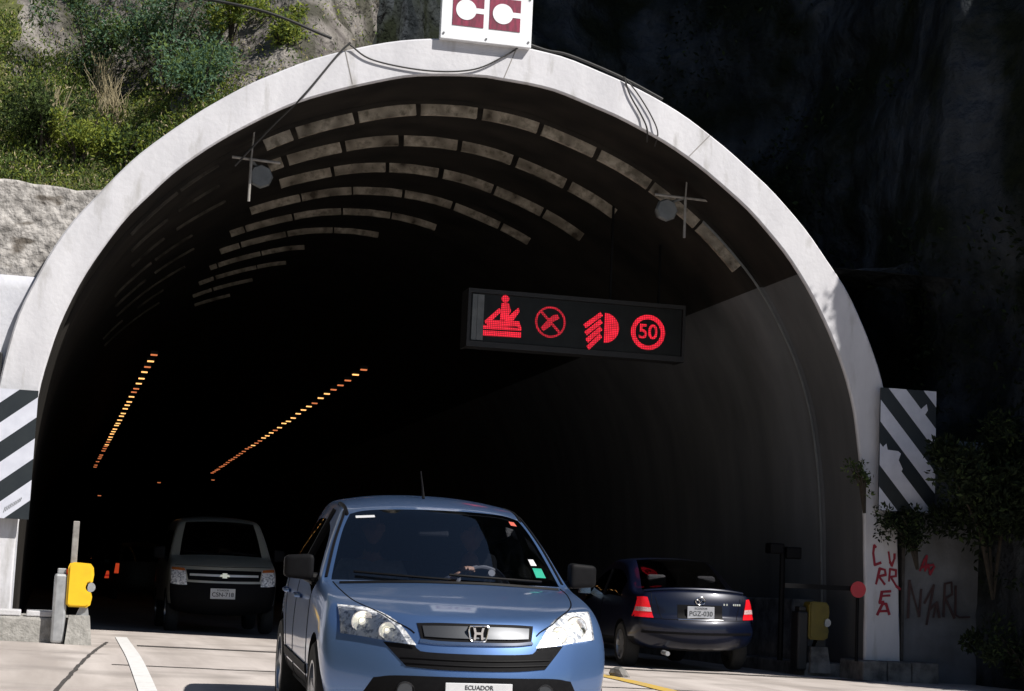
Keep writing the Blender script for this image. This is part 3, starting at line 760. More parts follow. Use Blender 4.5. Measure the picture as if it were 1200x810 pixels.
# ------------------------------------------------------------------ vehicles
TL = [0, .28, .56, .84, 1.0]
def shell(root, ST, a, b, side, matfun, paint, names, wheels, wr, lev=3, creases=(), skinmats=None, T=TL):
    """body of a car (front at y=0 looking to -y). ST: stations over the nose, roof and tail; side[k] = [(x,y or None,z)] rows below the edge for columns a..b."""
    bm = bmesh.new(); m = len(T) - 1; P = len(ST)
    top = []
    for k, st in enumerate(ST):
        yc, zc, xe, ye, ze = st[:5]; p = st[5] if len(st) > 5 else 2.3; q = st[6] if len(st) > 6 else 2.6
        row = {}
        for sgn in (-1, 1):
            for j, t in enumerate(T):
                if j == 0 and sgn == 1: row[(1, 0)] = row[(-1, 0)]; continue
                row[(sgn, j)] = bm.verts.new((sgn * t * xe, yc + (ye - yc) * t ** p, zc + (ze - zc) * t ** q))
        top.append(row)
    nr = a
    assert P - 1 - b == nr
    sd = {}
    for sgn in (-1, 1):
        for k in range(a, b + 1):
            for r in range(nr + 1):
                if r == 0: v = top[k][(sgn, m)]
                elif k == a: v = top[a - r][(sgn, m)]
                elif k == b: v = top[b + r][(sgn, m)]
                else:
                    x, y, z = side[k][r - 1]; v = bm.verts.new((sgn * x, ST[k][3] if y is None else y, z))
                sd[(sgn, k, r)] = v
    def face(vs, mi):
        try: f = bm.faces.new(vs); f.material_index = mi
        except ValueError: pass
    for k in range(P - 1):
        for sgn in (-1, 1):
            for j in range(m):
                face([top[k][(sgn, j)], top[k][(sgn, j + 1)], top[k + 1][(sgn, j + 1)], top[k + 1][(sgn, j)]], matfun('top', k, j))
    for sgn in (-1, 1):
        for k in range(a, b):
            for r in range(nr):
                face([sd[(sgn, k, r)], sd[(sgn, k, r + 1)], sd[(sgn, k + 1, r + 1)], sd[(sgn, k + 1, r)]], matfun('side', k, r))
    for k in range(a, b):
        face([sd[(-1, k, nr)], sd[(1, k, nr)], sd[(1, k + 1, nr)], sd[(-1, k + 1, nr)]], 1)
    for row in (top[0], top[-1]):
        face([row[(-1, j)] for j in range(m, 0, -1)] + [row[(1, j)] for j in range(0, m + 1)], 1)
    cl = bm.edges.layers.float.new('crease_edge')
    for kind, k, j, val in creases:
        for sgn in (-1, 1):
            if kind == 'long': e = bm.edges.get((top[k][(sgn, j)], top[k + 1][(sgn, j)]))
            elif kind == 'lat': e = bm.edges.get((top[k][(sgn, j)], top[k][(sgn, j + 1)]))
            elif kind == 'sidelong': e = bm.edges.get((sd[(sgn, k, j)], sd[(sgn, k + 1, j)]))
            if e: e[cl] = val
    bmesh.ops.recalc_face_normals(bm, faces=bm.faces)
    me = bpy.data.meshes.new('body'); bm.to_mesh(me); bm.free()
    o = bpy.data.objects.new('body_source', me); COL.objects.link(o)
    mats = [paint, M['black_plastic']] + [x[1] for x in names]
    for x in mats: me.materials.append(x)
    sub = o.modifiers.new('s', 'SUBSURF'); sub.levels = lev; sub.render_levels = lev
    bpy.context.view_layer.update()
    me2 = eval_mesh(o)
    bmx = bmesh.new(); bmx.from_mesh(me2); bvh = BVHTree.FromBMesh(bmx); bmx.free()
    o.modifiers.clear(); old = o.data; o.data = me2; bpy.data.meshes.remove(old)
    cb = MB()
    for (wy, wz) in wheels:
        for sgn in (-1, 1): cb.lathe([(0, 0), (0, wr), (.6, wr), (.6, 0)], (sgn * .85 - .3 , wy, wz), 'x', 40)
    # four separate closed drums
    c = cb.build('arch_cutter', M['black_plastic'])
    bm = bmesh.new(); bm.from_mesh(c.data); bmesh.ops.remove_doubles(bm, verts=bm.verts, dist=1e-5); bmesh.ops.recalc_face_normals(bm, faces=bm.faces); bm.to_mesh(c.data); bm.free()
    md = o.modifiers.new('b', 'BOOLEAN'); md.operation = 'DIFFERENCE'; md.object = c; md.solver = 'EXACT'
    bpy.context.view_layer.update()
    me3 = eval_mesh(o)
    drop(o); drop(c)
    bm = bmesh.new(); bm.from_mesh(me3)
    for f in bm.faces:
        ce = f.calc_center_median(); nn = f.normal
        for (wy, wz) in wheels:
            if abs(Vector((ce.y - wy, ce.z - wz)).length) < wr + .003 and abs(ce.x) < 1.0 and (abs(nn.x) < .3 or abs(ce.x) < .58) and abs(ce.x) > .5 and f.material_index != 1:
                d = Vector((0, ce.y - wy, ce.z - wz))
                if d.length < .01 or abs(d.normalized().dot(nn)) > .8 or abs(ce.x) < .58: f.material_index = 1
    # split by material
    parts = {}
    nmat = len(mats)
    groups = {0: 'body'}
    body_v = {}
    for idx in range(nmat):
        fs = [f for f in bm.faces if f.material_index == idx]
        if not fs: continue
        comps = [fs]
        nm = 'body' if idx == 0 else 'lower_trim' if idx == 1 else names[idx - 2][0]
        if idx >= 2 and names[idx - 2][2]:      # one part per side
            comps = [[f for f in fs if f.calc_center_median().x < 0], [f for f in fs if f.calc_center_median().x >= 0]]
        for cs in comps:
            if not cs: continue
            ids = {}; V = []; F = []
            for f in cs:
                q = []
                for v in f.verts:
                    if v not in ids: ids[v] = len(V); V.append(v.co.copy())
                    q.append(ids[v])
                F.append(tuple(q))
            po = mesh_obj(nm, V, F, mats[idx], root, True)
            if idx == 0 or idx == 1: po.data.set_sharp_from_angle(angle=R(50))
            parts.setdefault(nm, []).append(po)
    # inner trim: a second skin 20 mm inside everything that is not glass
    ids = {}; V = []; F = []
    bm.normal_update()
    for f in bm.faces:
        if f.material_index >= 2 and names[f.material_index - 2][3]: continue
        q = []
        for v in f.verts:
            if v not in ids: ids[v] = len(V); V.append(v.co - v.normal * .022)
            q.append(ids[v])
        F.append(tuple(q[::-1]))
    mesh_obj('inner_trim', V, F, M['interior'], root, True)
    bm.free()
    return bvh, parts

def cast(bvh, p, d):
    h = bvh.ray_cast(Vector(p), Vector(d))
    return (h[0], h[1]) if h[0] is not None else (None, None)

def patch(bvh, name, lo, hi, m, parent, view='front', off=.004, nu=24, nv=8, skirt=.012, smooth=True, back=None):
    """conforming patch between two polylines (x,z) or (y,z) projected on the body; has a skirt so that it is a solid plate"""
    def res(pl, n): return crom([(p[0], 0, p[1]) for p in pl], n) if len(pl) > 2 else [Vector((pl[0][0] + (pl[1][0] - pl[0][0]) * i / (n - 1), 0, pl[0][1] + (pl[1][1] - pl[0][1]) * i / (n - 1))) for i in range(n)]
    A, B = res(lo, nu), res(hi, nu)
    D = {'front': Vector((0, 1, 0)), 'rear': Vector((0, -1, 0)), 'right': Vector((-1, 0, 0)), 'left': Vector((1, 0, 0)), 'above': Vector((0, 0, -1))}[view]
    V = []; last = None
    for j in range(nv):
        for i in range(nu):
            p = A[i].lerp(B[i], j / (nv - 1))
            if view in ('front', 'rear'): o = Vector((p.x, 0, p.z)) - D * 8
            elif view == 'above': o = Vector((p.x, p.z, 0)) - D * 8
            else: o = Vector((0, p.x, p.z)) - D * 8
            h, nn = cast(bvh, o, D)
            if h is None: h = last if last is not None else o + D * 8; nn = -D
            last = h
            V.append(h - D * off)
    F = [(j * nu + i, j * nu + i + 1, (j + 1) * nu + i + 1, (j + 1) * nu + i) for j in range(nv - 1) for i in range(nu - 1)]
    per = [i for i in range(nu)] + [j * nu + nu - 1 for j in range(1, nv)] + [(nv - 1) * nu + i for i in range(nu - 2, -1, -1)] + [j * nu for j in range(nv - 2, 0, -1)]
    b0 = len(V); V = V + [V[i] + D * (skirt + off) for i in per]; k = len(per)
    F += [(per[i], b0 + i, b0 + (i + 1) % k, per[(i + 1) % k]) for i in range(k)]
    mb = MB(); mb.add(V, F)
    o = mb.build(name, m, parent, smooth)
    return o

def seam(bvh, pts, view, parent, name='seam', r=.004, m=None, n=40, off=0.0):
    D = {'front': Vector((0, 1, 0)), 'rear': Vector((0, -1, 0)), 'right': Vector((-1, 0, 0)), 'left': Vector((1, 0, 0)), 'above': Vector((0, 0, -1))}[view]
    C = crom([(p[0], 0, p[1]) for p in pts], n); Q = []
    for p in C:
        o = Vector((p.x, p.z, 0)) if view == 'above' else Vector((p.x, 0, p.z)) if view in ('front', 'rear') else Vector((0, p.x, p.z))
        h, nn = cast(bvh, o - D * 8, D)
        if h is not None: Q.append(h - D * off)
    if len(Q) > 2:
        mb = MB(); mb.tube(Q, r, 6); return mb.build(name, m or M['dark_trim'], parent, True)

def wheel(parent, x, y, r, wd, rimr, spokes=5, sgn=1):
    mb = MB()
    h = wd / 2
    mb.lathe([(-h, rimr), (-h, r - .03), (-h + .025, r - .006), (-h * .4, r), (h * .4, r), (h - .025, r - .006), (h, r - .03), (h, rimr), (-h, rimr)], (x, y, r), 'x', 40)
    t = mb.build('wheel', M['tyre'], parent, True)
    mb = MB()
    o = x + sgn * (h - .03)
    mb.lathe([(0, rimr * .90), (sgn * .03, rimr * .93), (sgn * .03, rimr + .004), (-sgn * .1, rimr), (-sgn * .1, .0)], (o, y, r), 'x', 32)
    mb.lathe([(-sgn * .02, 0), (sgn * .015, .0), (sgn * .015, .06), (-sgn * .03, .07)], (o, y, r), 'x', 20)
    for k in range(spokes):
        a = 2 * math.pi * k / spokes + .3
        c, s = math.cos(a), math.sin(a)
        def pt(rad, w_, dx): return (o + dx, y + c * rad - s * w_, r + s * rad + c * w_)
        mb.add([pt(.04, -.032, sgn * .012), pt(.04, .032, sgn * .012), pt(rimr * .95, .045, sgn * .02), pt(rimr * .95, -.045, sgn * .02),
                pt(.04, -.032, -sgn * .03), pt(.04, .032, -sgn * .03), pt(rimr * .95, .045, -sgn * .03), pt(rimr * .95, -.045, -sgn * .03)],
               [(0, 1, 2, 3), (7, 6, 5, 4), (0, 4, 5, 1), (1, 5, 6, 2), (2, 6, 7, 3), (3, 7, 4, 0)])
    mb.build('rim', M['rim'], t, True)
    return t

def mirror(parent, x, y, z, w_, h_, m, sgn):
    bm = bmesh.new(); bmesh.ops.create_cube(bm, size=1)
    bmesh.ops.bevel(bm, geom=list(bm.edges), offset=.22, segments=4, affect='EDGES', profile=.6)
    for v in bm.verts:
        k = 1 - .18 * (v.co.x * sgn + .5)
        v.co = Vector((x + v.co.x * w_, y + v.co.y * .13 * k + .03 * (v.co.x * sgn), z + v.co.z * h_ * k))
    me = bpy.data.meshes.new('mirror'); bm.to_mesh(me); bm.free(); me.materials.append(m)
    for p in me.polygons: p.use_smooth = True
    o = link(bpy.data.objects.new('mirror', me), parent)
    mb = MB(); mb.tube([(x - sgn * w_ * .42, y + .02, z - h_ * .36), (x - sgn * (w_ * .5 + .10), y + .05, z - h_ * .48)], [.03, .04], 8); mb.build('stalk', M['black_plastic'], o, True)
    mb = MB(); mb.box(x - w_ * .40, x + w_ * .40, y + .062, y + .068, z - h_ * .36, z + h_ * .36, bev=.002); mb.build('mirror_glass', M['chrome'], o)
    return o

def seats(parent, y0, xs_, zs, hb=.62):
    for x in xs_:
        mb = MB()
        mb.box(x - .25, x + .25, y0, y0 + .5, zs - .14, zs, bev=.05)
        rot = Matrix.Translation((x, y0 + .50, zs - .05)) @ Matrix.Rotation(R(-14), 4, 'X')
        mb.box(-.25, .25, -.06, .07, 0, hb, bev=.05, mtx=rot)
        s = mb.build('seat', M['seat'], parent, True)
        mb = MB(); mb.box(-.13, .13, -.05, .05, hb + .04, hb + .22, bev=.04, mtx=rot); mb.build('headrest', M['seat'], s, True)

def steering(parent, x, y, z, r=.185):
    mt = Matrix.Translation((x, y, z)) @ Matrix.Rotation(R(-24), 4, 'X')
    mb = MB(); pts = [mt @ Vector((r * math.cos(t), 0, r * math.sin(t))) for t in [2 * math.pi * i / 36 for i in range(37)]]
    mb.tube(pts, .017, 8, caps=False)
    for a in (0, 180, 270): mb.tube([mt @ Vector((0, .02, 0)), mt @ Vector((r * math.cos(R(a)), 0, r * math.sin(R(a))))], .014, 6)
    mb.box(-.07, .07, .0, .05, -.06, .06, bev=.02, mtx=mt)
    mb.tube([mt @ Vector((0, .03, 0)), mt @ Vector((0, -.35, 0))], .025, 8)
    return mb.build('steering_wheel', M['wheel_grey'], parent, True)

def carmtx(x, y, z, yaw=0, pitch=0, roll=0, s=1.0):
    return Matrix.Translation((x, y, z)) @ Matrix.Rotation(yaw, 4, 'Z') @ Matrix.Rotation(pitch, 4, 'X') @ Matrix.Rotation(roll, 4, 'Y') @ Matrix.Scale(s, 4)

# ---- blue compact SUV in front ----
suv = thing('suv', 'metallic blue compact SUV with two people inside driving out of the tunnel', 'car', mtx=carmtx(-2.50, -11.85, -.175, -.044, .033, -.012, 1.02))
ST = [(.12, .22, .79, .50, .22), (.01, .38, .855, .44, .38), (.0, .545, .89, .44, .55), (.045, .685, .90, .47, .71, 2.3), (.09, .82, .88, .54, .85), (.155, .905, .845, .66, .955, 2.2, 3),
      (.42, .98, .835, .86, 1.005, 2, 4), (.76, 1.038, .825, 1.10, 1.04, 2, 4), (1.03, 1.078, .835, 1.36, 1.062, 2.2, 3), (1.45, 1.335, .752, 1.68, 1.305, 2.2, 2.5), (1.86, 1.562, .65, 2.0, 1.525, 2.2, 2.6),
      (2.2, 1.628, .615, 2.27, 1.575), (2.9, 1.675, .60, 2.9, 1.61), (3.75, 1.64, .585, 3.75, 1.575), (4.18, 1.56, .575, 4.10, 1.49),
      (4.38, 1.12, .74, 4.18, 1.12), (4.45, .90, .81, 4.2, .90), (4.51, .66, .84, 4.2, .66), (4.50, .42, .84, 4.18, .42), (4.38, .25, .78, 4.08, .25)]
SD = {6: [(.865, .84, .94), (.892, .82, .83), (.895, .80, .62), (.885, .80, .42), (.82, .84, .25)],
      7: [(.865, 1.12, 1.0), (.89, 1.12, .92), (.90, 1.12, .68), (.89, 1.12, .42), (.83, 1.12, .25)],
      8: [(.84, 1.40, 1.04), (.88, 1.40, .99), (.905, 1.40, .72), (.895, 1.4, .42), (.84, 1.4, .25)],
      9: [(.76, 1.70, 1.265), (.865, 1.66, 1.03), (.905, 1.68, .74), (.895, 1.68, .42), (.84, 1.68, .25)],
      10: [(.672, 2.05, 1.455), (.865, 2.0, 1.04), (.905, 2.0, .74), (.895, 2.0, .42), (.84, 2.0, .25)],
      11: [(.65, 2.4, 1.515), (.865, 2.4, 1.06), (.905, 2.4, .74), (.895, 2.4, .42), (.84, 2.4, .25)],
      12: [(.64, 2.9, 1.545), (.865, 2.9, 1.08), (.905, 2.9, .74), (.895, 2.9, .42), (.84, 2.9, .25)],
      13: [(.62, 3.65, 1.50), (.855, 3.65, 1.15), (.90, 3.65, .76), (.89, 3.65, .42), (.84, 3.65, .25)]}
NM = [('windscreen', M['glass'], False, True), ('side_window', M['glass_dark'], True, True), ('rear_window', M['glass_dark'], False, True), ('front_door', M['blue'], True, False), ('rear_door', M['blue'], True, False)]
def mf(reg, k, j):
    if reg == 'top':
        if k in (8, 9) and j < 3: return 2
        if k == 14 and j < 3: return 4
        if k >= 18: return 1
    else:
        if j == 1 and 8 <= k <= 12: return 3
        if j in (2, 3) and k in (8, 9, 10): return 5
        if j in (2, 3) and k in (11,): return 6
        if j == 4: return 1
    return 0
bvh, parts = shell(suv, ST, 5, 14, SD, mf, M['blue'], NM, [(.90, .36), (3.52, .36)], .395, T=[0, .31, .62, .93, 1.0],
                   creases=[('lat', 5, j, .35) for j in range(4)] + [('lat', 8, j, .5) for j in range(4)] + [('long', 8, 3, .4), ('long', 9, 3, .4), ('lat', 10, 0, .4), ('lat', 10, 1, .4), ('lat', 10, 2, .4)] + [('sidelong', k, 2, .35) for k in range(7, 13)])
body = parts['body'][0]
for sgn in (-1, 1):
    for wy in (.90, 3.52): wheel(suv, sgn * .785, wy, .355, .225, .225, 5, sgn)
# upper grille
g = patch(bvh, 'upper_grille', [(-.335, 0.778), (-.2, 0.768), (.2, 0.768), (.335, 0.778)], [(-.355, 0.868), (-.2, 0.875), (.2, 0.875), (.355, 0.868)], M['black_plastic'], suv, off=.006, nv=6)
patch(bvh, 'grille_bar', [(-.315, 0.795), (-.15, 0.791), (.15, 0.791), (.315, 0.795)], [(-.325, 0.855), (-.15, 0.860), (.15, 0.860), (.325, 0.855)], M['grille_grey'], g, off=.016, nv=5)
patch(bvh, 'chrome_edge', [(-.345, 0.765), (-.2, 0.755), (.2, 0.755), (.345, 0.765)], [(-.338, 0.781), (-.2, 0.771), (.2, 0.771), (.338, 0.781)], M['chrome'], g, off=.014, nv=3)
# emblem
h, _ = cast(bvh, (0, -3, .828), (0, 1, 0)); ey = h.y
em = MB()
fr = [(-.066, .052), (.066, .052), (.07, .02), (.055, -.045), (.035, -.056), (-.035, -.056), (-.055, -.045), (-.07, .02)]
em.prism([(x * .82, z * .82 + .822) for x, z in fr], ey - .030, ey + .01)
e = em.build('emblem', M['dark_trim'], suv)
em = MB()
ot = crom([(x * .82, 0, z * .82) for x, z in fr + fr[:1]], 40)
em.tube([(p.x, ey - .032, p.z + .822) for p in ot], .005, 6, caps=False)
for sgn in (-1, 1):
    em.prism([(sgn * .034, .856), (sgn * .020, .856), (sgn * .013, .826), (sgn * .016, .786), (sgn * .030, .786), (sgn * .026, .824)], ey - .042, ey - .031)
em.box(-.015, .015, ey - .041, ey - .031, .816, .830)
em.build('chrome_letter', M['chrome'], e)
# body colour bow under the grille and the lower grille
lg = patch(bvh, 'lower_grille', [(-.42, 0.618), (-.2, 0.606), (.2, 0.606), (.42, 0.618)], [(-.55, 0.752), (-.37, 0.742), (-.30, 0.705), (.30, 0.705), (.37, 0.742), (.55, 0.752)], M['black_plastic'], suv, off=.006, nv=8, nu=40)
for z in (.633, .663):
    seam(bvh, [(-.42 - (z - .603) * .5, z + .008), (0, z), (.42 + (z - .603) * .5, z + .008)], 'front', lg, 'slat', .006, M['dark_trim'], off=.008)
# black bumper insert
ins = patch(bvh, 'bumper_insert', [(-.70, 0.373), (-.3, 0.343), (.3, 0.343), (.70, 0.373)], [(-.60, 0.543), (-.4, 0.565), (.4, 0.565), (.60, 0.543)], M['black_plastic'], suv, off=.006, nv=8, nu=40)
for sgn in (-1, 1):
    h, _ = cast(bvh, (sgn * .42, -3, .478), (0, 1, 0))
    mb = MB(); mb.lathe([(-.012, 0), (-.012, .045), (-.018, .052), (.02, .055)], (sgn * .42, h.y - .01, .478), 'y', 20); mb.build('fog_lamp', M['grille_grey'], suv, True)
# plate
def plate(parent, cx, y, z, wd, ht, m, small, big, facing=1, bigsize=.07):
    """facing 1: towards -y"""
    mb = MB(); mb.box(cx - wd / 2, cx + wd / 2, y - .006, y + .006, z - ht / 2, z + ht / 2, bev=.003); p = mb.build('number_plate', m, parent)
    rz = 0 if facing == 1 else math.pi
    yy = y - .0075 * facing
    text_obj('plate_country', small, .036, M['ink'], p, FRONT(cx, yy, z + ht * .33, rz), .001)
    if big: text_obj('plate_number', big, bigsize, M['ink'], p, FRONT(cx, yy, z - ht * .10, rz), .001)
    return p
h, _ = cast(bvh, (0, -3, .48), (0, 1, 0))
plate(suv, 0, h.y - .022, .46, .40, .155, M['plate'], 'ECUADOR', '', 1, .085)
# headlights
for sgn in (-1, 1):
    lo = [(sgn * .365, 0.743), (sgn * .50, 0.755), (sgn * .66, 0.775), (sgn * .785, 0.785)]
    hi = [(sgn * .375, 0.758), (sgn * .47, 0.873), (sgn * .60, 0.935), (sgn * .79, 0.948)]
    hlm = patch(bvh, 'headlight', lo, hi, M['reflector'], suv, off=.003, nu=28, nv=12)
    for (bx, bz, br) in ((.66, .858, .062), (.525, .815, .048)):
        h, nn = cast(bvh, (sgn * bx, -3, bz), (0, 1, 0))
        mb = MB(); mb.lathe([(.0, br * 1.12), (-.014, br * 1.1), (-.014, br), (.002, br * .75), (.008, br * .4)], (sgn * bx, h.y - .008, bz), 'y', 24); mb.build('lamp_bowl', M['chrome'], hlm, True)
        mb = MB(); mb.lathe([(-.018, 0), (-.014, br * .25), (0, br * .38)], (sgn * bx, h.y - .008, bz), 'y', 14); mb.build('bulb', M['bulb'], hlm, True)
    patch(bvh, 'clear_cover', lo, hi, M['lens'], hlm, off=.026, nu=28, nv=12, skirt=.004)
# seams: bonnet, wipers, roof ditch
for sgn in (-1, 1):
    seam(bvh, [(sgn * .37, .17), (sgn * .52, .32), (sgn * .68, .62), (sgn * .74, .95), (sgn * .755, 1.25)], 'above', suv, 'bonnet_seam', .005, off=-.001)
    mb = MB()
    Q = []
    for t in range(24):
        f = t / 23; y = 1.95 + .55 * f
        x = sgn * (.605 - .006 * f)
        h, _ = cast(bvh, (x, y, 4), (0, 0, -1))
        if h: Q.append(h - Vector((0, 0, .007)))
    mb.tube([Q[0] - Vector((0, .02, .02))] + Q, .015, 8); mb.build('roof_rail', M['dark_trim'], suv, True)
    A = [Vector((sgn * .795, 1.36, 1.11)), Vector((sgn * .70, 1.68, 1.36)), Vector((sgn * .60, 1.97, 1.578))]
    seam(bvh, [(sgn * .79, 1.085), (sgn * .71, 1.32), (sgn * .615, 1.525)], 'front', suv, 'pillar_moulding', .011, M['dark_trim'], off=.0)
seam(bvh, [(-.72, 1.055), (-.3, 1.078), (0, 1.082), (.3, 1.078), (.72, 1.055)], 'front', suv, 'cowl_strip', .016, M['dark_trim'])
for (pa, pb) in (((.62, 1.085), (-.02, 1.115)), ((-.02, 1.085), (-.62, 1.11))):
    Q = []
    for i in range(16):
        t = i / 15; x = pa[0] + (pb[0] - pa[0]) * t; z = pa[1] + (pb[1] - pa[1]) * t
        h, _ = cast(bvh, (x, -2, z + .012), (0, 1, 0))
        if h: Q.append(h + Vector((0, -.025, .008)))
    mb = MB(); mb.tube(Q, .009, 6); mb.build('wiper', M['black_plastic'], suv, True)
for sgn in (-1, 1): mirror(suv, sgn * .96, 1.50, 1.145, .19, .175, M['black_plastic'], sgn)
for sgn, view in ((-1, 'left'), (1, 'right')):
    seam(bvh, [(1.42, 1.0), (1.38, .72), (1.42, .34)], view, suv, 'door_seam', .004)
    seam(bvh, [(2.42, 1.04), (2.42, .72), (2.42, .34)], view, suv, 'door_seam', .004)
    seam(bvh, [(3.25, 1.08), (3.25, .95), (3.05, .62), (2.98, .34)], view, suv, 'door_seam', .004)
    seam(bvh, [(2.42, 1.07), (2.40, 1.3), (2.36, 1.53)], view, suv, 'window_pillar', .028, M['dark_trim'])
    seam(bvh, [(1.55, 1.035), (2.4, 1.05), (3.5, 1.10)], view, suv, 'belt_moulding', .010, M['dark_trim'])
    for y in (2.18, 3.08):
        h, _ = cast(bvh, (sgn * 4, y, .93), (-sgn, 0, 0))
        mb = MB(); mb.tube([(h.x + sgn * .005, y - .11, .93), (h.x + sgn * .035, y - .08, .93), (h.x + sgn * .035, y + .08, .935), (h.x + sgn * .005, y + .11, .935)], .014, 8); mb.build('door_handle', M['blue'], suv, True)
    patch(bvh, 'side_moulding', [(1.35, .46), (3.05, .47)], [(1.35, .52), (3.05, .53)], M['black_plastic'], suv, view=view, off=.012, nv=3)
mb = MB(); h, _ = cast(bvh, (-.02, 2.35, 4), (0, 0, -1))
mb.tube([h, h + Vector((-.005, .04, .10)), h + Vector((-.012, .10, .20))], [.012, .006, .004], 6); mb.build('roof_aerial', M['dark_trim'], suv, True)
# interior
mb = MB(); mb.box(-.70, .70, 1.42, 1.85, .80, .99, bev=.06); mb.box(-.70, .70, 1.22, 1.55, .86, .98, bev=.03); mb.box(.12, .62, 1.55, 1.88, .90, 1.04, bev=.06); mb.build('dashboard', M['interior'], suv, True)
mb = MB(); mb.box(-.82, .82, 1.3, 4.1, .30, .36); mb.build('cabin_floor', M['interior'], suv)
seats(suv, 2.12, (-.36, .36), .70); seats(suv, 3.0, (-.36, .36), .72)
steering(suv, .36, 1.94, 1.0)
mb = MB(); mb.box(-.11, .11, 1.95, 1.98, 1.37, 1.43, bev=.015); mb.build('rear_view_mirror', M['interior'], suv)
patch(bvh, 'windscreen_sticker_or_glint', [(.60, 1.13), (.675, 1.127)], [(.59, 1.19), (.66, 1.187)], M['sticker_green'], suv, off=.004, nu=6, nv=4, skirt=.0)
patch(bvh, 'windscreen_sticker_or_glint', [(.585, 1.205), (.63, 1.205)], [(.575, 1.245), (.615, 1.245)], M['sticker_white'], suv, off=.004, nu=6, nv=4, skirt=.0)
patch(bvh, 'windscreen_sticker_or_glint', [(-.555, 1.478), (-.43, 1.488)], [(-.555, 1.494), (-.43, 1.503)], M['sticker_white'], suv, off=.004, nu=6, nv=4, skirt=.0)
patch(bvh, 'windscreen_sticker_or_glint', [(.52, 1.468), (.565, 1.463)], [(.51, 1.495), (.55, 1.49)], M['glint_red'], suv, off=.004, nu=6, nv=4, skirt=.0)  # painted patch for an orange reflection in the glass

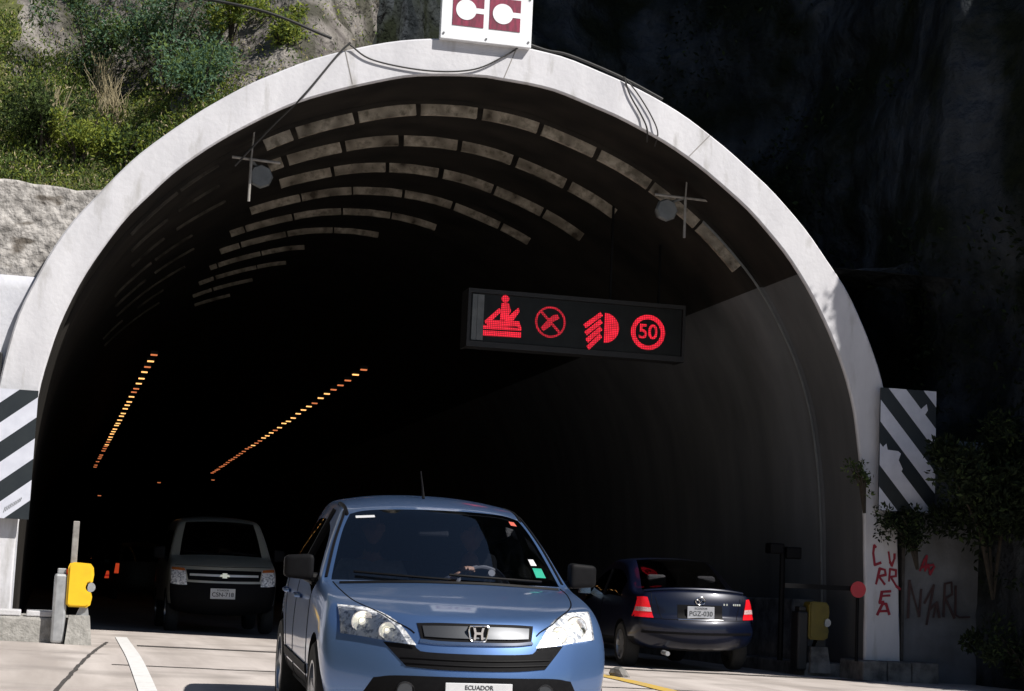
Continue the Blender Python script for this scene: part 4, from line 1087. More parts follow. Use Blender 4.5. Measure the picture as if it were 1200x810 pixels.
# ---- navy saloon going in ----
def build_saloon(mtx, label, paint, ptext):
    root = thing('saloon_car', label, 'car', mtx=mtx)
    ST = [(.08, .22, .72, .40, .22), (0, .38, .79, .34, .38), (0, .54, .82, .34, .55), (.05, .66, .83, .42, .68), (.12, .72, .82, .50, .74), (.22, .78, .79, .62, .81),
          (.6, .87, .77, .85, .87), (1.0, .935, .765, 1.12, .915), (1.25, .975, .76, 1.52, .95), (1.62, 1.22, .69, 1.78, 1.18), (2.0, 1.425, .595, 2.08, 1.385), (2.35, 1.465, .585, 2.38, 1.42),
          (2.98, 1.445, .585, 2.95, 1.40), (3.38, 1.25, .645, 3.26, 1.20), (3.74, 1.045, .72, 3.58, .99), (4.20, 1.02, .755, 4.05, .965),
          (4.265, .90, .79, 4.08, .88), (4.28, .70, .815, 4.07, .70), (4.37, .60, .835, 4.09, .60), (4.36, .42, .825, 4.05, .42), (4.26, .24, .75, 3.95, .24)]
    SD = {}
    for k, (xe, rows) in {6: (.77, [(.80, .80), (.825, .70), (.83, .54), (.82, .38), (.76, .23)]), 7: (.765, [(.79, .87), (.82, .78), (.835, .58), (.825, .38), (.77, .23)]),
                          8: (.76, [(.79, .92), (.82, .86), (.84, .62), (.83, .38), (.78, .23)]), 9: (.69, [(.715, 1.15), (.80, .905), (.84, .63), (.83, .38), (.78, .23)]),
                          10: (.595, [(.63, 1.33), (.80, .91), (.84, .63), (.83, .38), (.78, .23)]), 11: (.585, [(.625, 1.36), (.80, .915), (.84, .63), (.83, .38), (.78, .23)]),
                          12: (.585, [(.63, 1.34), (.80, .92), (.84, .63), (.83, .38), (.78, .23)]), 13: (.645, [(.675, 1.15), (.80, .93), (.84, .64), (.83, .38), (.78, .23)]),
                          14: (.72, [(.75, .965), (.80, .92), (.835, .66), (.83, .40), (.78, .23)])}.items():
        SD[k] = [(x, None, z) for x, z in rows]
    NM = [('windscreen', M['glass_dark'], False, True), ('side_window', M['glass_dark'], True, True), ('rear_window', M['glass_dark'], False, True), ('front_door', paint, True, False), ('rear_door', paint, True, False)]
    def mf(reg, k, j):
        if reg == 'top':
            if k in (8, 9) and j < 3: return 2
            if k in (12, 13) and j < 3: return 4
        else:
            if j == 1 and 8 <= k <= 12: return 3
            if j in (2, 3) and k in (8, 9, 10): return 5
            if j in (2, 3) and k == 11: return 6
            if j == 4: return 1
        return 0
    bvh, parts = shell(root, ST, 5, 15, SD, mf, paint, NM, [(.86, .30), (3.46, .30)], .335,
                       creases=[('lat', 15, j, .6) for j in range(4)] + [('lat', 14, j, .5) for j in range(4)] + [('lat', 12, j, .4) for j in range(4)] + [('long', 13, 3, .4), ('long', 12, 3, .4)] + [('lat', 17, j, .6) for j in range(4)])
    for sgn in (-1, 1):
        for wy in (.86, 3.46): wheel(root, sgn * .735, wy, .30, .19, .19, 7, sgn)
        lo = [(sgn * .815, .675), (sgn * .71, .668), (sgn * .60, .664)]
        hi = [(sgn * .755, .925), (sgn * .71, .93), (sgn * .665, .925)]
        tl = patch(bvh, 'tail_light', lo, hi, M['tail_red'], root, view='rear', off=.012, nu=12, nv=10)
        patch(bvh, 'clear_band', [(sgn * .795, .745), (sgn * .71, .742), (sgn * .622, .738)], [(sgn * .785, .80), (sgn * .70, .797), (sgn * .633, .793)], M['tail_clear'], tl, view='rear', off=.018, nu=12, nv=4)
        seam(bvh, [(sgn * .62, 4.18), (sgn * .60, 3.95), (sgn * .62, 3.72)], 'above', root, 'boot_seam', .004)
        seam(bvh, [(sgn * .57, .93), (sgn * .54, .80), (sgn * .50, .66)], 'rear', root, 'boot_seam', .004)
        mirror(root, sgn * .86, 1.62, .99, .20, .14, paint, sgn)
        for vy in (('left' if sgn < 0 else 'right'),):
            seam(bvh, [(1.5, .86), (1.48, .62), (1.52, .32)], vy, root, 'door_seam', .004)
            seam(bvh, [(2.42, .90), (2.42, .62), (2.42, .32)], vy, root, 'door_seam', .004)
            seam(bvh, [(2.42, .93), (2.42, 1.1), (2.42, 1.28)], vy, root, 'window_pillar', .026, M['dark_trim'])
    seam(bvh, [(-.62, .655), (0, .645), (.62, .655)], 'rear', root, 'boot_seam', .005)
    patch(bvh, 'plate_recess', [(-.30, .665), (.30, .665)], [(-.30, .84), (.30, .84)], M['dark_trim'], root, view='rear', off=.003, nv=5)
    h, _ = cast(bvh, (0, 8, .74), (0, -1, 0))
    plate(root, 0, h.y + .02, .745, .36, .155, M['plate_grey'], 'ECUADOR', ptext, -1, .085)
    seam(bvh, [(-.30, .652), (0, .65), (.30, .652)], 'rear', root, 'chrome_strip', .011, M['chrome'], off=.004)
    h, _ = cast(bvh, (0, 8, .895), (0, -1, 0))
    mb = MB(); pts = [(.062 * math.cos(2 * math.pi * i / 28), h.y + .016, .893 + .05 * math.sin(2 * math.pi * i / 28)) for i in range(29)]
    mb.tube(pts, .0075, 6, caps=False)
    mb.tube([(-.055, h.y + .016, .905), (-.02, h.y + .016, .905), (0, h.y + .016, .868), (.02, h.y + .016, .905), (.055, h.y + .016, .905)], .007, 6)
    mb.build('badge', M['chrome'], root, True)
    mb = MB()
    for i, bx in enumerate((-.33, -.37, -.47, -.50, -.53, -.56)):
        hh, _ = cast(bvh, (bx, 8, .855), (0, -1, 0)); mb.box(bx - .012, bx + .012, hh.y - .004, hh.y + .007, .842, .868, bev=.003)
    mb.build('model_lettering', M['chrome'], root)
    # boot lip and rear bumper line
    Q = []
    for i in range(25):
        x = -.66 + 1.32 * i / 24; hh, _ = cast(bvh, (x, 4.10 - .12 * (abs(x) / .66) ** 2.2, 4), (0, 0, -1)); Q.append(hh + Vector((0, 0, .015)))
    mb = MB(); mb.tube(Q, .022, 8); mb.build('boot_spoiler', paint, root, True)
    patch(bvh, 'bumper_strip', [(-.74, .47), (0, .46), (.74, .47)], [(-.74, .50), (0, .49), (.74, .50)], M['dark_trim'], root, view='rear', off=.006, nv=3)
    mb = MB(); mb.box(-.70, .70, 1.4, 3.6, .26, .32); mb.build('cabin_floor', M['interior'], root)
    seats(root, 1.95, (-.34, .34), .55, .56); seats(root, 2.75, (-.34, .34), .57, .5)
    mb = MB(); mb.tube([(.45, 4.15, .23), (.45, 4.36, .22)], .03, 12); mb.build('exhaust', M['galv'], root)
    return root
saloon = build_saloon(carmtx(3.26, 4.25, .018, math.pi - .03, 0, .012), 'dark navy saloon with red tail lights driving into the tunnel', M['navy'], 'PGZ-030')

# ---- grey van coming out ----
van = thing('van', 'grey van with bright headlights in the tunnel shadow beside the blue SUV', 'van', mtx=carmtx(-2.38, 5.9, .085, .0, 0, -.012, 1.04))
ST = [(.06, .26, .70, .30, .26), (0, .42, .765, .22, .42), (0, .58, .79, .20, .60), (.03, .74, .80, .22, .76), (.06, .87, .79, .27, .90), (.14, .985, .77, .42, .995),
      (.33, 1.06, .76, .52, 1.04), (.52, 1.115, .755, .70, 1.09), (.66, 1.145, .75, .90, 1.12), (.95, 1.42, .70, 1.12, 1.39), (1.25, 1.67, .625, 1.36, 1.63), (1.5, 1.74, .61, 1.55, 1.69),
      (2.4, 1.78, .61, 2.4, 1.72), (3.5, 1.76, .61, 3.5, 1.70), (3.84, 1.69, .61, 3.80, 1.63),
      (3.95, 1.12, .745, 3.82, 1.12), (3.98, .90, .78, 3.83, .90), (4.0, .68, .79, 3.84, .68), (4.0, .45, .79, 3.82, .45), (3.94, .27, .74, 3.76, .27)]
SD = {6: [(.775, None, .97), (.79, None, .84), (.80, None, .62), (.79, None, .42), (.74, None, .26)],
      7: [(.775, None, 1.03), (.79, None, .93), (.805, None, .68), (.80, None, .42), (.75, None, .26)],
      8: [(.765, None, 1.09), (.79, None, 1.0), (.81, None, .72), (.80, None, .42), (.76, None, .26)],
      9: [(.715, None, 1.34), (.79, None, 1.02), (.81, None, .74), (.80, None, .42), (.76, None, .26)],
      10: [(.66, None, 1.55), (.79, None, 1.03), (.81, None, .74), (.80, None, .42), (.76, None, .26)],
      11: [(.65, None, 1.60), (.79, None, 1.03), (.81, None, .74), (.80, None, .42), (.76, None, .26)],
      12: [(.65, None, 1.62), (.79, None, 1.04), (.81, None, .74), (.80, None, .42), (.76, None, .26)],
      13: [(.65, None, 1.60), (.79, None, 1.06), (.81, None, .74), (.80, None, .42), (.76, None, .26)]}
NMV = [('windscreen', M['glass_dark'], False, True), ('side_window', M['glass_dark'], True, True), ('rear_window', M['glass_dark'], False, True), ('front_door', M['champagne'], True, False), ('bumper', M['black_plastic'], False, False)]
def mfv(reg, k, j):
    if reg == 'top':
        if k in (8, 9) and j < 3: return 2
        if k == 14 and j < 3: return 4
        if k < 3: return 6
    else:
        if j == 1 and 8 <= k <= 12: return 3
        if j in (2, 3) and k in (8, 9): return 5
        if j == 4: return 1
    return 0
bvh, parts = shell(van, ST, 5, 14, SD, mfv, M['champagne'], NMV, [(.74, .31), (3.10, .31)], .34,
                   creases=[('lat', 5, j, .5) for j in range(4)] + [('lat', 8, j, .6) for j in range(4)] + [('lat', 10, j, .5) for j in range(4)])
for sgn in (-1, 1):
    for wy in (.74, 3.10): wheel(van, sgn * .70, wy, .31, .18, .19, 6, sgn)
    lo = [(sgn * .535, .70), (sgn * .64, .70), (sgn * .765, .715)]; hi = [(sgn * .565, .945), (sgn * .66, .955), (sgn * .755, .96)]
    hlm = patch(bvh, 'headlight', lo, hi, M['reflector'], van, off=.006, nu=14, nv=8)
    patch(bvh, 'turn_signal', [(sgn * .56, .905), (sgn * .66, .912), (sgn * .755, .918)], [(sgn * .575, .945), (sgn * .66, .953), (sgn * .75, .958)], M['amber'], hlm, off=.012, nu=10, nv=4)
    mirror(van, sgn * .90, 1.05, 1.17, .17, .20, M['black_plastic'], sgn)
    patch(bvh, 'tail_light', [(sgn * .77, .80), (sgn * .64, .80)], [(sgn * .735, 1.10), (sgn * .63, 1.10)], M['tail_red'], van, view='rear', off=.008, nu=8, nv=8)
g = patch(bvh, 'upper_grille', [(-.52, .775), (0, .765), (.52, .775)], [(-.55, .925), (0, .925), (.55, .925)], M['black_plastic'], van, off=.006, nv=6)
patch(bvh, 'chrome_bar', [(-.50, .835), (0, .83), (.50, .835)], [(-.50, .868), (0, .863), (.50, .868)], M['bright_bar'], g, off=.02, nv=3)
h, _ = cast(bvh, (0, -3, .845), (0, 1, 0))
mb = MB(); yy = h.y
mb.prism([(-.075, .83), (-.03, .83), (-.038, .81), (.038, .81), (.03, .83), (.075, .83), (.062, .862), (.03, .862), (.038, .882), (-.038, .882), (-.03, .862), (-.062, .862)], yy - .045, yy - .02)
mb.build('badge', M['chrome'], van)
h, _ = cast(bvh, (0, -3, .57), (0, 1, 0))
plate(van, -.02, h.y - .02, .585, .36, .15, M['plate'], 'ECUADOR', 'CSN-718', 1, .085)
patch(bvh, 'lower_intake', [(-.45, .38), (0, .37), (.45, .38)], [(-.5, .47), (0, .46), (.5, .47)], M['dark_trim'], van, off=.004, nv=4)
seam(bvh, [(-.70, .985), (0, .972), (.70, .985)], 'front', van, 'bonnet_edge', .005)
for (pa, pb) in (((.55, 1.16), (0, 1.19)), ((-.05, 1.15), (-.55, 1.19))):
    Q = []
    for i in range(12):
        t = i / 11; h, _ = cast(bvh, (pa[0] + (pb[0] - pa[0]) * t, -2, pa[1] + (pb[1] - pa[1]) * t), (0, 1, 0)); Q.append(h + Vector((0, -.02, .01)))
    mb = MB(); mb.tube(Q, .008, 6); mb.build('wiper', M['black_plastic'], van, True)
mb = MB(); mb.box(-.68, .68, .95, 1.3, .80, 1.08, bev=.05); mb.build('dashboard', M['interior'], van, True)
mb = MB(); mb.box(-.70, .70, .9, 3.7, .30, .36); mb.build('cabin_floor', M['interior'], van)
seats(van, 1.55, (-.34, .34), .74); steering(van, .34, 1.36, 1.04, .18)

# ---- dim vehicles farther inside: copies of the van and the saloon, seen from behind ----
def copy_tree(o, parent=None):
    c = o.copy(); COL.objects.link(c); c.parent = parent
    for ch in list(o.children): copy_tree(ch, c)
    return c
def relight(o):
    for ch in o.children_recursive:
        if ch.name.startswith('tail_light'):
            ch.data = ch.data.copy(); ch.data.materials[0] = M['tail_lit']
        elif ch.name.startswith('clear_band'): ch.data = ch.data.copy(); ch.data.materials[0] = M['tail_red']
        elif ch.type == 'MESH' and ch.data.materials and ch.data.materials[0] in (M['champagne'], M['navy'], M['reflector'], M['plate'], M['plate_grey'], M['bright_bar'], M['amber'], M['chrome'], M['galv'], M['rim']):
            ch.data = ch.data.copy(); ch.data.materials[0] = M['deep_shade_paint']  # bodies and bright parts painted dark to imitate the gloom
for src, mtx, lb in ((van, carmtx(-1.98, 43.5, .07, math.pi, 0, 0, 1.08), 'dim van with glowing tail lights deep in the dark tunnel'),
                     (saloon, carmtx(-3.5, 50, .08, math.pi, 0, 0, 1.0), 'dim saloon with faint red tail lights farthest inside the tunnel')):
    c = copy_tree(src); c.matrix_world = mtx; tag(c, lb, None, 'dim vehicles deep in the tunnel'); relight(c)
for o in (van, saloon):
    pass

# ------------------------------------------------------------------ people in the SUV
def skin_mesh(verts, edges, radii, root=0, lev=2):
    me = bpy.data.meshes.new('skin_source'); me.from_pydata(verts, edges, []); o = bpy.data.objects.new('skin_source', me); COL.objects.link(o)
    bpy.context.view_layer.objects.active = o
    md = o.modifiers.new('k', 'SKIN')
    sk = me.skin_vertices[0].data
    for i, r in enumerate(radii): sk[i].radius = (r, r) if not isinstance(r, tuple) else r; sk[i].use_root = (i == root)
    md.use_smooth_shade = True
    s = o.modifiers.new('s', 'SUBSURF'); s.levels = lev; s.render_levels = lev
    bpy.context.view_layer.update()
    m_ = eval_mesh(o); drop(o); return m_
def person(mtx, label, shirt, hands, female=False):
    V = [(0, 0, 0), (0, .04, .2), (0, .08, .40), (0, .07, .54), (0, .05, .62)]; E = [(0, 1), (1, 2), (2, 3), (3, 4)]
    Rr = [(.15, .12), (.14, .11), (.15, .11), .06, .055]
    def chain(start, pts, rad):
        p = start
        for q, r in zip(pts, rad):
            V.append(q); Rr.append(r); E.append((p, len(V) - 1)); p = len(V) - 1
        return p
    for sgn in (-1, 1):
        chain(0, [(sgn * .10, -.10, -.02), (sgn * .14, -.45, .06), (sgn * .13, -.56, -.18), (sgn * .12, -.62, -.36), (sgn * .12, -.76, -.38)], [.095, .07, .055, .042, .04])
        sh, el, wr_ = Vector((sgn * .19, .08, .45)), Vector(hands[0 if sgn < 0 else 1][0]), Vector(hands[0 if sgn < 0 else 1][1])
        chain(2, [sh, el, wr_], [.062, .045, .03])
    bodym = skin_mesh([tuple(v) for v in V], E, Rr)
    bm = bmesh.new(); bm.from_mesh(bodym)
    # head
    hb = bmesh.new(); bmesh.ops.create_icosphere(hb, subdivisions=4, radius=1)
    for v in hb.verts:
        p = v.co.copy(); x, y, z = p.x * .076, p.y * .098, p.z * .118
        if z < 0: x *= 1 - .25 * (-z / .118) ** 1.5; y *= 1 - .12 * (-z / .118)
        if p.y < -.3:
            nx = math.exp(-(x / .016) ** 2); y -= .024 * nx * math.exp(-((z + .018) / .022) ** 2) + .010 * nx * math.exp(-((z - .01) / .03) ** 2)
            for ex in (-.032, .032): y += .010 * math.exp(-((x - ex) / .014) ** 2 - ((z - .008) / .010) ** 2)
            y -= .007 * math.exp(-(x / .024) ** 2 - ((z + .052) / .008) ** 2); y += .006 * math.exp(-(x / .03) ** 2 - ((z + .052) / .003) ** 2)
        if abs(p.x) > .9 and abs(z) < .03: x *= 1.14
        v.co = Vector((x, y + .02, z + .73))
    hm = bpy.data.meshes.new('h'); hb.to_mesh(hm); hb.free(); bm.from_mesh(hm); bpy.data.meshes.remove(hm)
    # hands with five separate fingers
    for i, sgn in ((0, -1), (1, 1)):
        el, wr_, fd, nd = [Vector(q) for q in hands[i]]
        fd.normalize(); nd = (nd - fd * nd.dot(fd)).normalized(); sd_ = fd.cross(nd)
        HV = [wr_, wr_ + fd * .04, wr_ + fd * .075]; HE = [(0, 1), (1, 2)]; HR = [(.026, .022), (.036, .018), (.034, .015)]
        hmesh = skin_mesh([tuple(v) for v in HV], HE, HR, lev=2); bm.from_mesh(hmesh); bpy.data.meshes.remove(hmesh)
        for k, ln in enumerate((.066, .076, .072, .056)):
            b = wr_ + fd * .075 + sd_ * (.029 - .0193 * k)
            c0 = b + fd * ln * .5 + nd * .004; c1 = c0 + (fd * .5 + nd * .8).normalized() * ln * .32; c2 = c1 + (nd * .9 - fd * .4).normalized() * ln * .28
            fm = skin_mesh([tuple(q) for q in (b - fd * .02, c0, c1, c2)], [(0, 1), (1, 2), (2, 3)], [.0095, .0088, .008, .0068], lev=1); bm.from_mesh(fm); bpy.data.meshes.remove(fm)
        b = wr_ + fd * .02 + sd_ * .028 * (1 if sgn > 0 else 1)
        fm = skin_mesh([tuple(q) for q in (b, b + (fd * .5 + sd_ * .7).normalized() * .038, b + (fd * .9 + sd_ * .5 + nd * .3).normalized() * .068)], [(0, 1), (1, 2)], [.012, .010, .008], lev=1); bm.from_mesh(fm); bpy.data.meshes.remove(fm)
    me = bpy.data.meshes.new('person'); bm.to_mesh(me); bm.free(); me.materials.append(M['skin'])
    o = link(bpy.data.objects.new('person', me))
    md = o.modifiers.new('r', 'REMESH'); md.mode = 'VOXEL'; md.voxel_size = .0065; md.use_smooth_shade = True
    bpy.context.view_layer.update()
    m2 = eval_mesh(o); o.modifiers.clear(); o.data = m2; bpy.data.meshes.remove(me); m2.name = 'person'
    m2.materials.clear(); m2.materials.append(M['skin'])
    o.matrix_world = mtx
    tag(o, label, 'person')
    # clothes
    CV = [(0, 0, -.03), (0, .04, .2), (0, .08, .40), (0, .075, .50)]; CE = [(0, 1), (1, 2), (2, 3)]; CR = [(.165, .135), (.155, .125), (.165, .125), .085]
    for sgn in (-1, 1):
        el = Vector(hands[0 if sgn < 0 else 1][0]); sh = Vector((sgn * .19, .08, .45)); w2 = Vector(hands[0 if sgn < 0 else 1][1])
        b = len(CV); CV += [tuple(sh), tuple(el), tuple(el.lerp(w2, .7))]; CE += [(2, b), (b, b + 1), (b + 1, b + 2)]; CR += [.075, .058, .046]
    cm = skin_mesh(CV, CE, CR); cm.materials.clear(); cm.materials.append(shirt)
    c = link(bpy.data.objects.new('shirt', cm), o)
    tv = [(0, .02, -.03)]; te = []; tr = [(.17, .14)]
    for sgn in (-1, 1):
        b = len(tv); tv += [(sgn * .10, -.10, -.02), (sgn * .14, -.45, .06), (sgn * .13, -.57, -.2), (sgn * .12, -.61, -.32)]; te += [(0, b), (b, b + 1), (b + 1, b + 2), (b + 2, b + 3)]; tr += [.108, .084, .068, .06]
    tm = skin_mesh(tv, te, tr); tm.materials.clear(); tm.materials.append(M['shirt_dark'])
    link(bpy.data.objects.new('trousers', tm), o)
    hb = bmesh.new(); bmesh.ops.create_icosphere(hb, subdivisions=4, radius=1)
    for v in hb.verts:
        p = v.co; k = 1 + .05 * noise.noise(p * 4)
        low = -.55 if (p.y > .1) else (.28 if p.y < -.35 else -.1)
        if female and p.y > -.25: low = -1.6
        z = max(p.z, low) if not female else p.z * (1.5 if (p.z < 0 and p.y > -.25) else 1)
        v.co = Vector((p.x * .086 * k, (p.y * .104 + (.012 if p.y < -.3 else .004)) * k + .02, max(z, low) * .128 * k + .735))
        if p.y < -.35 and p.z < .28: v.co.y += .05
    hm = bpy.data.meshes.new('hair'); hb.to_mesh(hm); hb.free(); hm.materials.append(M['hair'])
    for q in hm.polygons: q.use_smooth = True
    link(bpy.data.objects.new('hair', hm), o)
    return o
bpy.context.view_layer.update()
SM = suv.matrix_world.copy()
# local frame of a figure: looks to -y, hips at the origin; hands: (elbow, wrist, finger direction, palm-curl direction)
person(SM @ Matrix.Translation((.36, 2.42, .65)), 'driver in a dark shirt holding the steering wheel of the blue SUV', M['shirt_dark'],
       [[(-.26, -.14, .34), (-.13, -.38, .47), (.25, -.75, .45), (.1, -.5, -1)], [(.27, -.12, .30), (.17, -.37, .34), (-.1, -.8, .5), (-.3, -.4, -1)]])
person(SM @ Matrix.Translation((-.36, 2.40, .68)), 'passenger in a pale shirt sitting beside the driver of the blue SUV', M['shirt_light'],
       [[(-.27, .0, .22), (-.14, -.26, .13), (.2, -.9, -.1), (0, -.2, -1)], [(.27, .0, .22), (.10, -.26, .13), (-.2, -.9, -.1), (0, -.2, -1)]], True)

# ------------------------------------------------------------------ hill, cliff and plants
def outer_z(x):
    ax = abs(x)
    for i in range(len(HO) - 1):
        if HO[i][0] <= ax <= HO[i + 1][0]:
            t = (ax - HO[i][0]) / (HO[i + 1][0] - HO[i][0]); return HO[i][1] + (HO[i + 1][1] - HO[i][1]) * t
    return 0
def smooth(a, b, x):
    t = max(0, min(1, (x - a) / (b - a))); return t * t * (3 - 2 * t)
def hill_z(x, y):
    sb = 6.5 * smooth(-2.6, 1.2, x)          # the slope stands back from the arch towards the right
    d = max(0, y - .5); e = max(0, d - sb)
    base = 5.50 if x < -4.7 else max(5.5, outer_z(x) - .25)
    n1 = noise.fractal(Vector((x * .35, y * .35, 2)), 1, 2, 5)
    z = base + .12 * min(d, sb) + (1.0 + 1.3 * smooth(-3.5, 0, x)) * e + .9 * max(0, e - 2.2) * smooth(-7, -2, x) + .5 * n1 * min(1, e)
    return min(z, 34 + 3 * n1)
def grid(name, xs, ys, zf, m, jit=0.0):
    V = []; nx = len(xs)
    for y in ys:
        for x in xs:
            p = Vector((x, y, zf(x, y)))
            if jit and y > ys[0] + .3:
                q = Vector((noise.noise(p * .9), noise.noise(p * .9 + Vector((9, 3, 1))), noise.noise(p * .9 + Vector((1, 7, 4))))) + .5 * Vector((noise.noise(p * 2.6), noise.noise(p * 2.6 + Vector((9, 3, 1))), noise.noise(p * 2.6 + Vector((1, 7, 4)))))
                p += q * jit
            V.append(p)
    F = [(j * nx + i, j * nx + i + 1, (j + 1) * nx + i + 1, (j + 1) * nx + i) for j in range(len(ys) - 1) for i in range(nx - 1)]
    return mesh_obj(name, V, F, m, None, True)
xs = [-60, -45, -34, -26, -20] + rng(-16, -3, 100) + rng(-2.85, 7, 90)
ys = rng(.50, 12, 100) + rng(12.4, 18, 16) + [20, 26, 34, 45, 60, 90]
hl_ = grid('hill', xs, ys, hill_z, [M['rock'], M['shaded_rock'], M['soil']], .28)
for p in hl_.data.polygons:
    if p.center.x + .5 * noise.noise(p.center) > -.9: p.material_index = 1  # shaded right part of the slope gets the darkened rock colour
    elif p.center.z + .7 * noise.noise(Vector((p.center.x * .9, p.center.y, 4))) < (9.0 - .26 * (p.center.x + 11) if p.center.x > -6 else 12): p.material_index = 2
tag(hl_, 'rocky overgrown hillside above and behind the tunnel arch', 'hillside', kind='structure')

CLIFF = crom([(-2, 14, 0), (1.5, 9.8, 0), (4.2, 8.6, 0), (6.2, 6.6, 0), (6.6, 4.0, 0), (6.5, 1.8, 0), (6.5, 1.0, 0), (6.8, .75, 0), (7.0, .3, 0), (7.08, -.6, 0), (7.15, -2.0, 0), (7.4, -3.1, 0), (8.5, -4.7, 0), (10.2, -6.6, 0), (13, -9.4, 0), (18, -13, 0), (30, -18, 0), (60, -24, 0)], 260)
CN = []
for i, p in enumerate(CLIFF):
    d_ = (CLIFF[min(i + 1, 259)] - CLIFF[max(i - 1, 0)]).normalized(); CN.append(Vector((-d_.y, d_.x, 0)))     # points into the rock
for _ in range(6): CN = [(CN[max(i - 1, 0)] + CN[i] + CN[min(i + 1, 259)]).normalized() for i in range(260)]
def cliff_pt(i, z):
    p = CLIFF[i].copy(); lean = .10 * z + .0 * z
    if p.y < .2: k = smooth(.2, -1.5, p.y); lean = lean * (1 - k) + k * (.04 * min(z, 9.6) + .8 * max(0, z - 9.6))
    q = Vector((p.x, p.y, z))
    nn = .9 * noise.fractal(q * .32, 1, 2, 6) + .35 * abs(noise.noise(q * Vector((.9, .9, .35)).x))
    nn += .25 * noise.noise(Vector((q.x * 1.3, q.y * 1.3, q.z * .5)))
    nn *= min(1, .25 + z / 5)
    if p.y > 5: nn *= 1.3
    elif p.y > -3.5: nn = min(nn, .35)
    return q + CN[i] * (lean - nn * .55)
zs_ = rng(-.3, 16, 96) + rng(16.4, 30, 26)
def zfoot(i): return 7.7 if (CLIFF[i].x < 6.3 and CLIFF[i].y > .7) else -.3
V = [cliff_pt(i, max(z, zfoot(i) + .002 * z)) for z in zs_ for i in range(260)]
V += [cliff_pt(i, 30) + CN[i] * 30 + Vector((0, 0, 6)) for i in range(260)]
F = [(j * 260 + i, j * 260 + i + 1, (j + 1) * 260 + i + 1, (j + 1) * 260 + i) for j in range(len(zs_)) for i in range(259)]
cl_ = mesh_obj('cliff', V, F, M['shaded_rock'], None, True)
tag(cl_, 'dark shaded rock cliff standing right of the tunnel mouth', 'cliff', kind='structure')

def bank_z(x, y):
    d = max(0, -9.2 - x - 1.2 * noise.noise(Vector((y * .12, 3, 1))))
    return min(.1 + 1.3 * d + .9 * noise.fractal(Vector((x * .5, y * .5, 8)), 1, 2, 5) * min(1, d), 13) - (0 if d > 0 else .4)
bk = grid('bank', [-60, -40, -30, -25] + rng(-22, -8, 34), rng(-70, .2, 90), bank_z, M['bank'], .3)
tag(bk, 'overgrown dark cutting along the left shoulder of the road', 'bank', kind='structure')

def leaves(name, pts, size, mats, weights, parent=None, seed=1, up=.35, aspect=.45):
    """pts: list of (Vector, normal hint); two-triangle bent leaves in one mesh"""
    rr = random.Random(seed); V = []; F = []; MI = []
    for p, nh in pts:
        d = Vector((rr.gauss(0, 1), rr.gauss(0, 1), rr.gauss(0, 1) + up)) + nh * .8
        if d.length < 1e-3: continue
        d.normalize(); s = d.cross(Vector((rr.gauss(0, 1), rr.gauss(0, 1), rr.gauss(0, 1)))).normalized()
        L = size * rr.uniform(.6, 1.5); W = L * aspect * rr.uniform(.8, 1.2); b = len(V); nn = d.cross(s) * L * .12
        V += [p, p + d * L * .5 + s * W * .5 + nn, p + d * L, p + d * L * .5 - s * W * .5 + nn]
        F.append((b, b + 1, b + 2, b + 3)); MI.append(rr.choices(range(len(mats)), weights)[0])
    me = bpy.data.meshes.new(name); me.from_pydata([tuple(v) for v in V], [], F)
    for m in mats: me.materials.append(m)
    me.polygons.foreach_set('material_index', MI); me.update()
    return link(bpy.data.objects.new(name, me), parent)

rr = random.Random(11)
def on_hill(x, y): return Vector((x, y, hill_z(x, y)))
# low ground cover over the sunny slope
pts = []
while len(pts) < 135000:
    x = rr.uniform(-11, -.6); y = .5 + 5.8 * rr.random() ** 1.25
    p = on_hill(x, y)
    # rock shows near the crown and high up
    edge = 9.2 - .26 * (x + 11) if x > -6 else 12
    bare = smooth(-3.2, -1.2, x) * .9
    top = smooth(edge - .8, edge + .5, p.z + .7 * noise.noise(Vector((x * .9, y, 4))))
    dens = (1 - .93 * max(bare * .9, top)) * (.45 + .55 * smooth(-.25, .25, noise.fractal(Vector((x * .8, y * .8, 9)), 1, 2, 4)))
    if rr.random() < dens: pts.append((p + Vector((rr.gauss(0, .06), rr.gauss(0, .06), rr.uniform(0, .26))), Vector((0, -.4, .7))))
o = leaves('ground_cover', pts, .052, [M['leaf_a'], M['leaf_b'], M['leaf_d'], M['straw']], [5, 3.4, 2.4, 1.1], seed=2, aspect=.34)
tag(o, 'dense mixed green ground cover on the sunny slope', 'ground cover', kind='stuff')
# dry grass stalks
mb = MB()
def bush(loc, rad, h, n, mats, weights, label, name='bush', size=.075, seed=1, lean=(0, 0), group=None, aspect=.45, cat='shrub'):
    r_ = random.Random(seed); t = thing(name, label, cat, loc, group)
    mb = MB(); stems = []
    for i in range(7):
        a = r_.uniform(0, 6.28); q = Vector((math.cos(a) * rad * .6, math.sin(a) * rad * .6, h * r_.uniform(.6, .95))) + Vector((*lean, 0))
        mid = Vector((q.x * .35, q.y * .35, q.z * .55)); mb.tube([Vector((0, 0, -.1)), mid, q], [.022, .015, .005], 5); stems.append((mid, q))
    mb.build('stem', M['bark'], t, True)
    cl = []
    for i in range(16):
        mid, q = r_.choice(stems); c = mid.lerp(q, r_.uniform(.1, 1.15)); cl.append((c + Vector((r_.gauss(0, rad * .3), r_.gauss(0, rad * .3), r_.gauss(0, h * .1))), r_.uniform(.22, .5) * rad))
    P = []
    for i in range(n):
        c, s = r_.choice(cl); d = Vector((r_.gauss(0, 1), r_.gauss(0, 1), r_.gauss(0, 1))).normalized() * s * r_.random() ** .4
        q = c + d
        if q.z > -.05: P.append((q, d.normalized() * .6))
    leaves('crown', P, size, mats, weights, t, seed, .3, aspect)
    return t
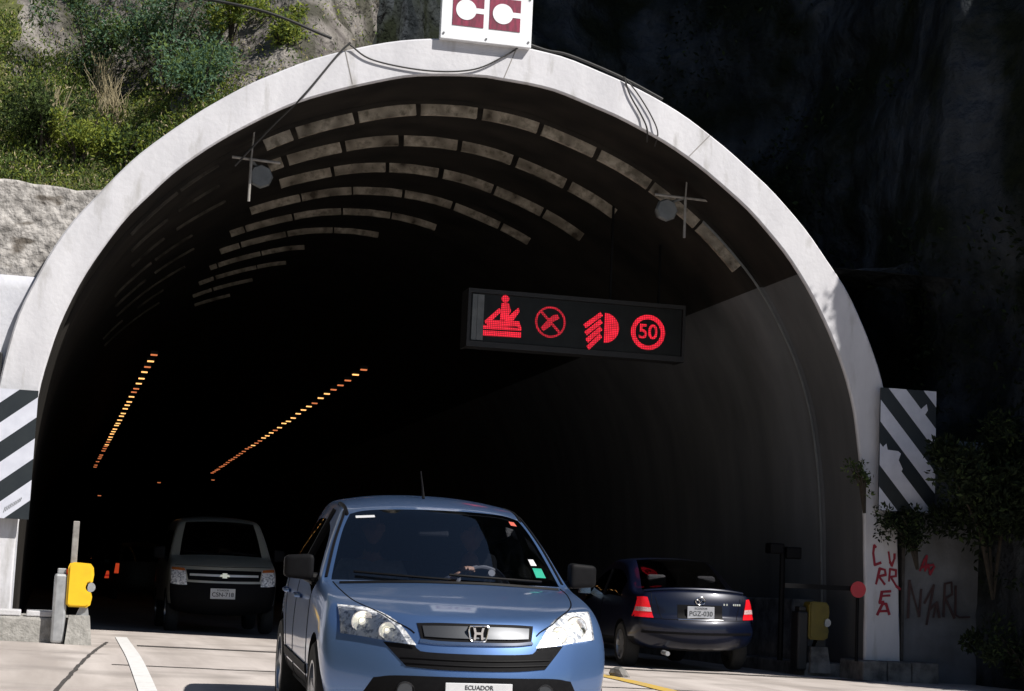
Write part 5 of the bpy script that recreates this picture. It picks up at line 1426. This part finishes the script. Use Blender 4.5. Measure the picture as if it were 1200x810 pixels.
A, B, C_, D_ = M['leaf_a'], M['leaf_b'], M['leaf_c'], M['leaf_d']
def hp(px, y):
    """point of the slope seen along photo column px at depth y (used once, to plant the shrubs where they grow)"""
    x = -5.105 + (y + 23) * ((px - 48) / 2200 / 1.02); return on_hill(x, y)
spots = [
    (150, 1.8, .70, 1.5, 2600, [C_, A, D_], [6, 2, 2], 'tall blue green shrub in the middle of the slope'),
    (192, 1.0, .55, 1.05, 2200, [C_, A], [5, 3], 'blue green shrub close to the arch shoulder'),
    (60, 2.4, .60, 1.2, 2200, [A, C_, D_], [3, 3, 3], 'dull green shrub behind the left end of the slope'),
    (55, .9, .40, .75, 1500, [B, A], [6, 2], 'bright yellow green shrub above the rough left wall'),
    (12, 1.0, .50, .9, 1700, [D_, A], [5, 2], 'dark green shrub at the far left above the wall'),
    (105, .85, .42, .60, 1500, [A, B, D_], [4, 3, 3], 'low mid green shrub on the wall edge beside the arch'),
    (225, 1.9, .45, .7, 1500, [B, A], [6, 2], 'yellow green shrub below the bare rock'),
    (285, 1.3, .40, .45, 1300, [B, A, D_], [6, 3, 1], 'low yellow green shrub hugging the arch top'),
    (30, 4.0, .9, 1.8, 2600, [D_, A], [6, 1], 'large dark shrub high at the top left corner'),
    (110, 3.4, .6, 1.6, 2200, [A, C_, D_], [4, 3, 2], 'slender green shrub rising beside the dark cleft'),
    (335, 2.6, .5, .5, 1000, [D_, A], [6, 1], 'dark scrub on the grey rock above the arch')]
for i, (px, y, rad, h, n, ms, ws, lb) in enumerate(spots):
    bush(hp(px, y), rad, h, int(n * 1.6), ms, ws, lb, seed=20 + i, size=.058, group='shrubs on the sunny slope')
for i, (px, y, lb) in enumerate([(22, 1.2, 'pale dry grass tuft near the left edge of the slope'), (75, 2.0, 'pale dry grass tuft between the green shrubs'), (90, 1.6, 'short dry grass tuft left of the blue green shrub')]):
    base = hp(px, y); t = MB(); r_ = random.Random(90 + i)
    for k in range(60):
        a = r_.uniform(0, 6.28); rd = r_.uniform(0, .16); b = Vector((math.cos(a) * rd, math.sin(a) * rd, 0)); hgt = r_.uniform(.35, .85)
        t.tube([b, b + Vector((r_.gauss(0, .04), r_.gauss(0, .04), hgt * .5)), b + Vector((r_.gauss(0, .12), r_.gauss(0, .12), hgt))], [.007, .005, .002], 4)
    o = t.build('grass_tuft', M['straw']); o.location = base; tag(o, lb, 'grass', 'dry grass tufts on the slope')
# shaded growth on the flank above the arch and on the right cliff
pts = []
for k in range(60000):
    i = rr.randrange(30, 215); z = rr.uniform(1.2, 15)
    q = CLIFF[i] + Vector((0, 0, z))
    if noise.fractal(q * .45, 1, 2, 4) < .02 or z < zfoot(i) or (z > 6.5 and -1.5 < q.y < 3): continue
    p = cliff_pt(i, z) - CN[i] * abs(rr.gauss(.05, .12))
    pts.append((p + Vector((rr.gauss(0, .08), rr.gauss(0, .08), 0)), -CN[i] * .6 - Vector((0, 0, .3))))
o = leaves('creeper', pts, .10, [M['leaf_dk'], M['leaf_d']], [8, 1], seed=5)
tag(o, 'dark creepers hanging over the shaded cliff right of the arch', 'creeper', kind='stuff')

def tree(loc, h, crown, n, label, seed, lean=(0, 0), size=.11, lo=.35):
    r_ = random.Random(seed); t = thing('tree', label, 'tree', loc)
    mb = MB(); top = Vector((lean[0], lean[1], h * .8)); trunk = [Vector((0, 0, -.5)), Vector((lean[0] * .2, lean[1] * .2, h * .3)), Vector((lean[0] * .6, lean[1] * .6, h * .58)), top]
    mb.tube(trunk, [.13, .10, .07, .03], 9); tips = []
    for i in range(13):
        f = r_.uniform(.3, .95); b = trunk[1].lerp(trunk[3], f); a = r_.uniform(0, 6.28)
        q = b + Vector((math.cos(a) * crown * r_.uniform(.5, 1), math.sin(a) * crown * r_.uniform(.5, 1), r_.uniform(-.1, .35) * crown))
        mb.tube([b, b.lerp(q, .5) + Vector((0, 0, .12)), q], [.06, .04, .012], 6); tips.append((b, q))
    mb.build('trunk', M['bark'], t, True)
    cl = []
    for b, q in tips:
        for f in (.55, .8, 1.05): cl.append((b.lerp(q, f) + Vector((r_.gauss(0, .2), r_.gauss(0, .2), r_.gauss(0, .2))), r_.uniform(.3, .62) * crown * .62))
    P = []
    for i in range(n):
        c, s = r_.choice(cl); d = Vector((r_.gauss(0, 1), r_.gauss(0, 1), r_.gauss(0, .8))).normalized() * s * r_.random() ** .45; P.append((c + d, d.normalized() * .5))
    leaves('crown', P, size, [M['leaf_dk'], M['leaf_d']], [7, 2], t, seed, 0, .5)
    return t
tree((7.5, -.85, .1), 3.9, .85, 9000, 'dark leafy tree at the right edge in front of the cliff', 41, (-.15, .1), .08)
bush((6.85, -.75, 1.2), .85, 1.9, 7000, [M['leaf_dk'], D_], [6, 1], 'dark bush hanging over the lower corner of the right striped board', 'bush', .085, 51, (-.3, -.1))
bush((6.0, -.30, 1.55), .35, .75, 1700, [M['leaf_dk'], D_], [5, 2], 'small dark sprig below the right striped board', 'bush', .06, 52, (-.3, 0))
bush((5.32, -.12, 2.25), .16, .55, 330, [A, D_], [2, 3], 'little weed growing from the inner edge of the right pillar', 'weed', .05, 53, (-.1, 0), cat='plant')
bush((6.9, -1.6, 0.0), .6, .7, 3000, [M['leaf_dk'], D_], [6, 2], 'low dark weeds at the foot of the right cliff', 'bush', .07, 54)
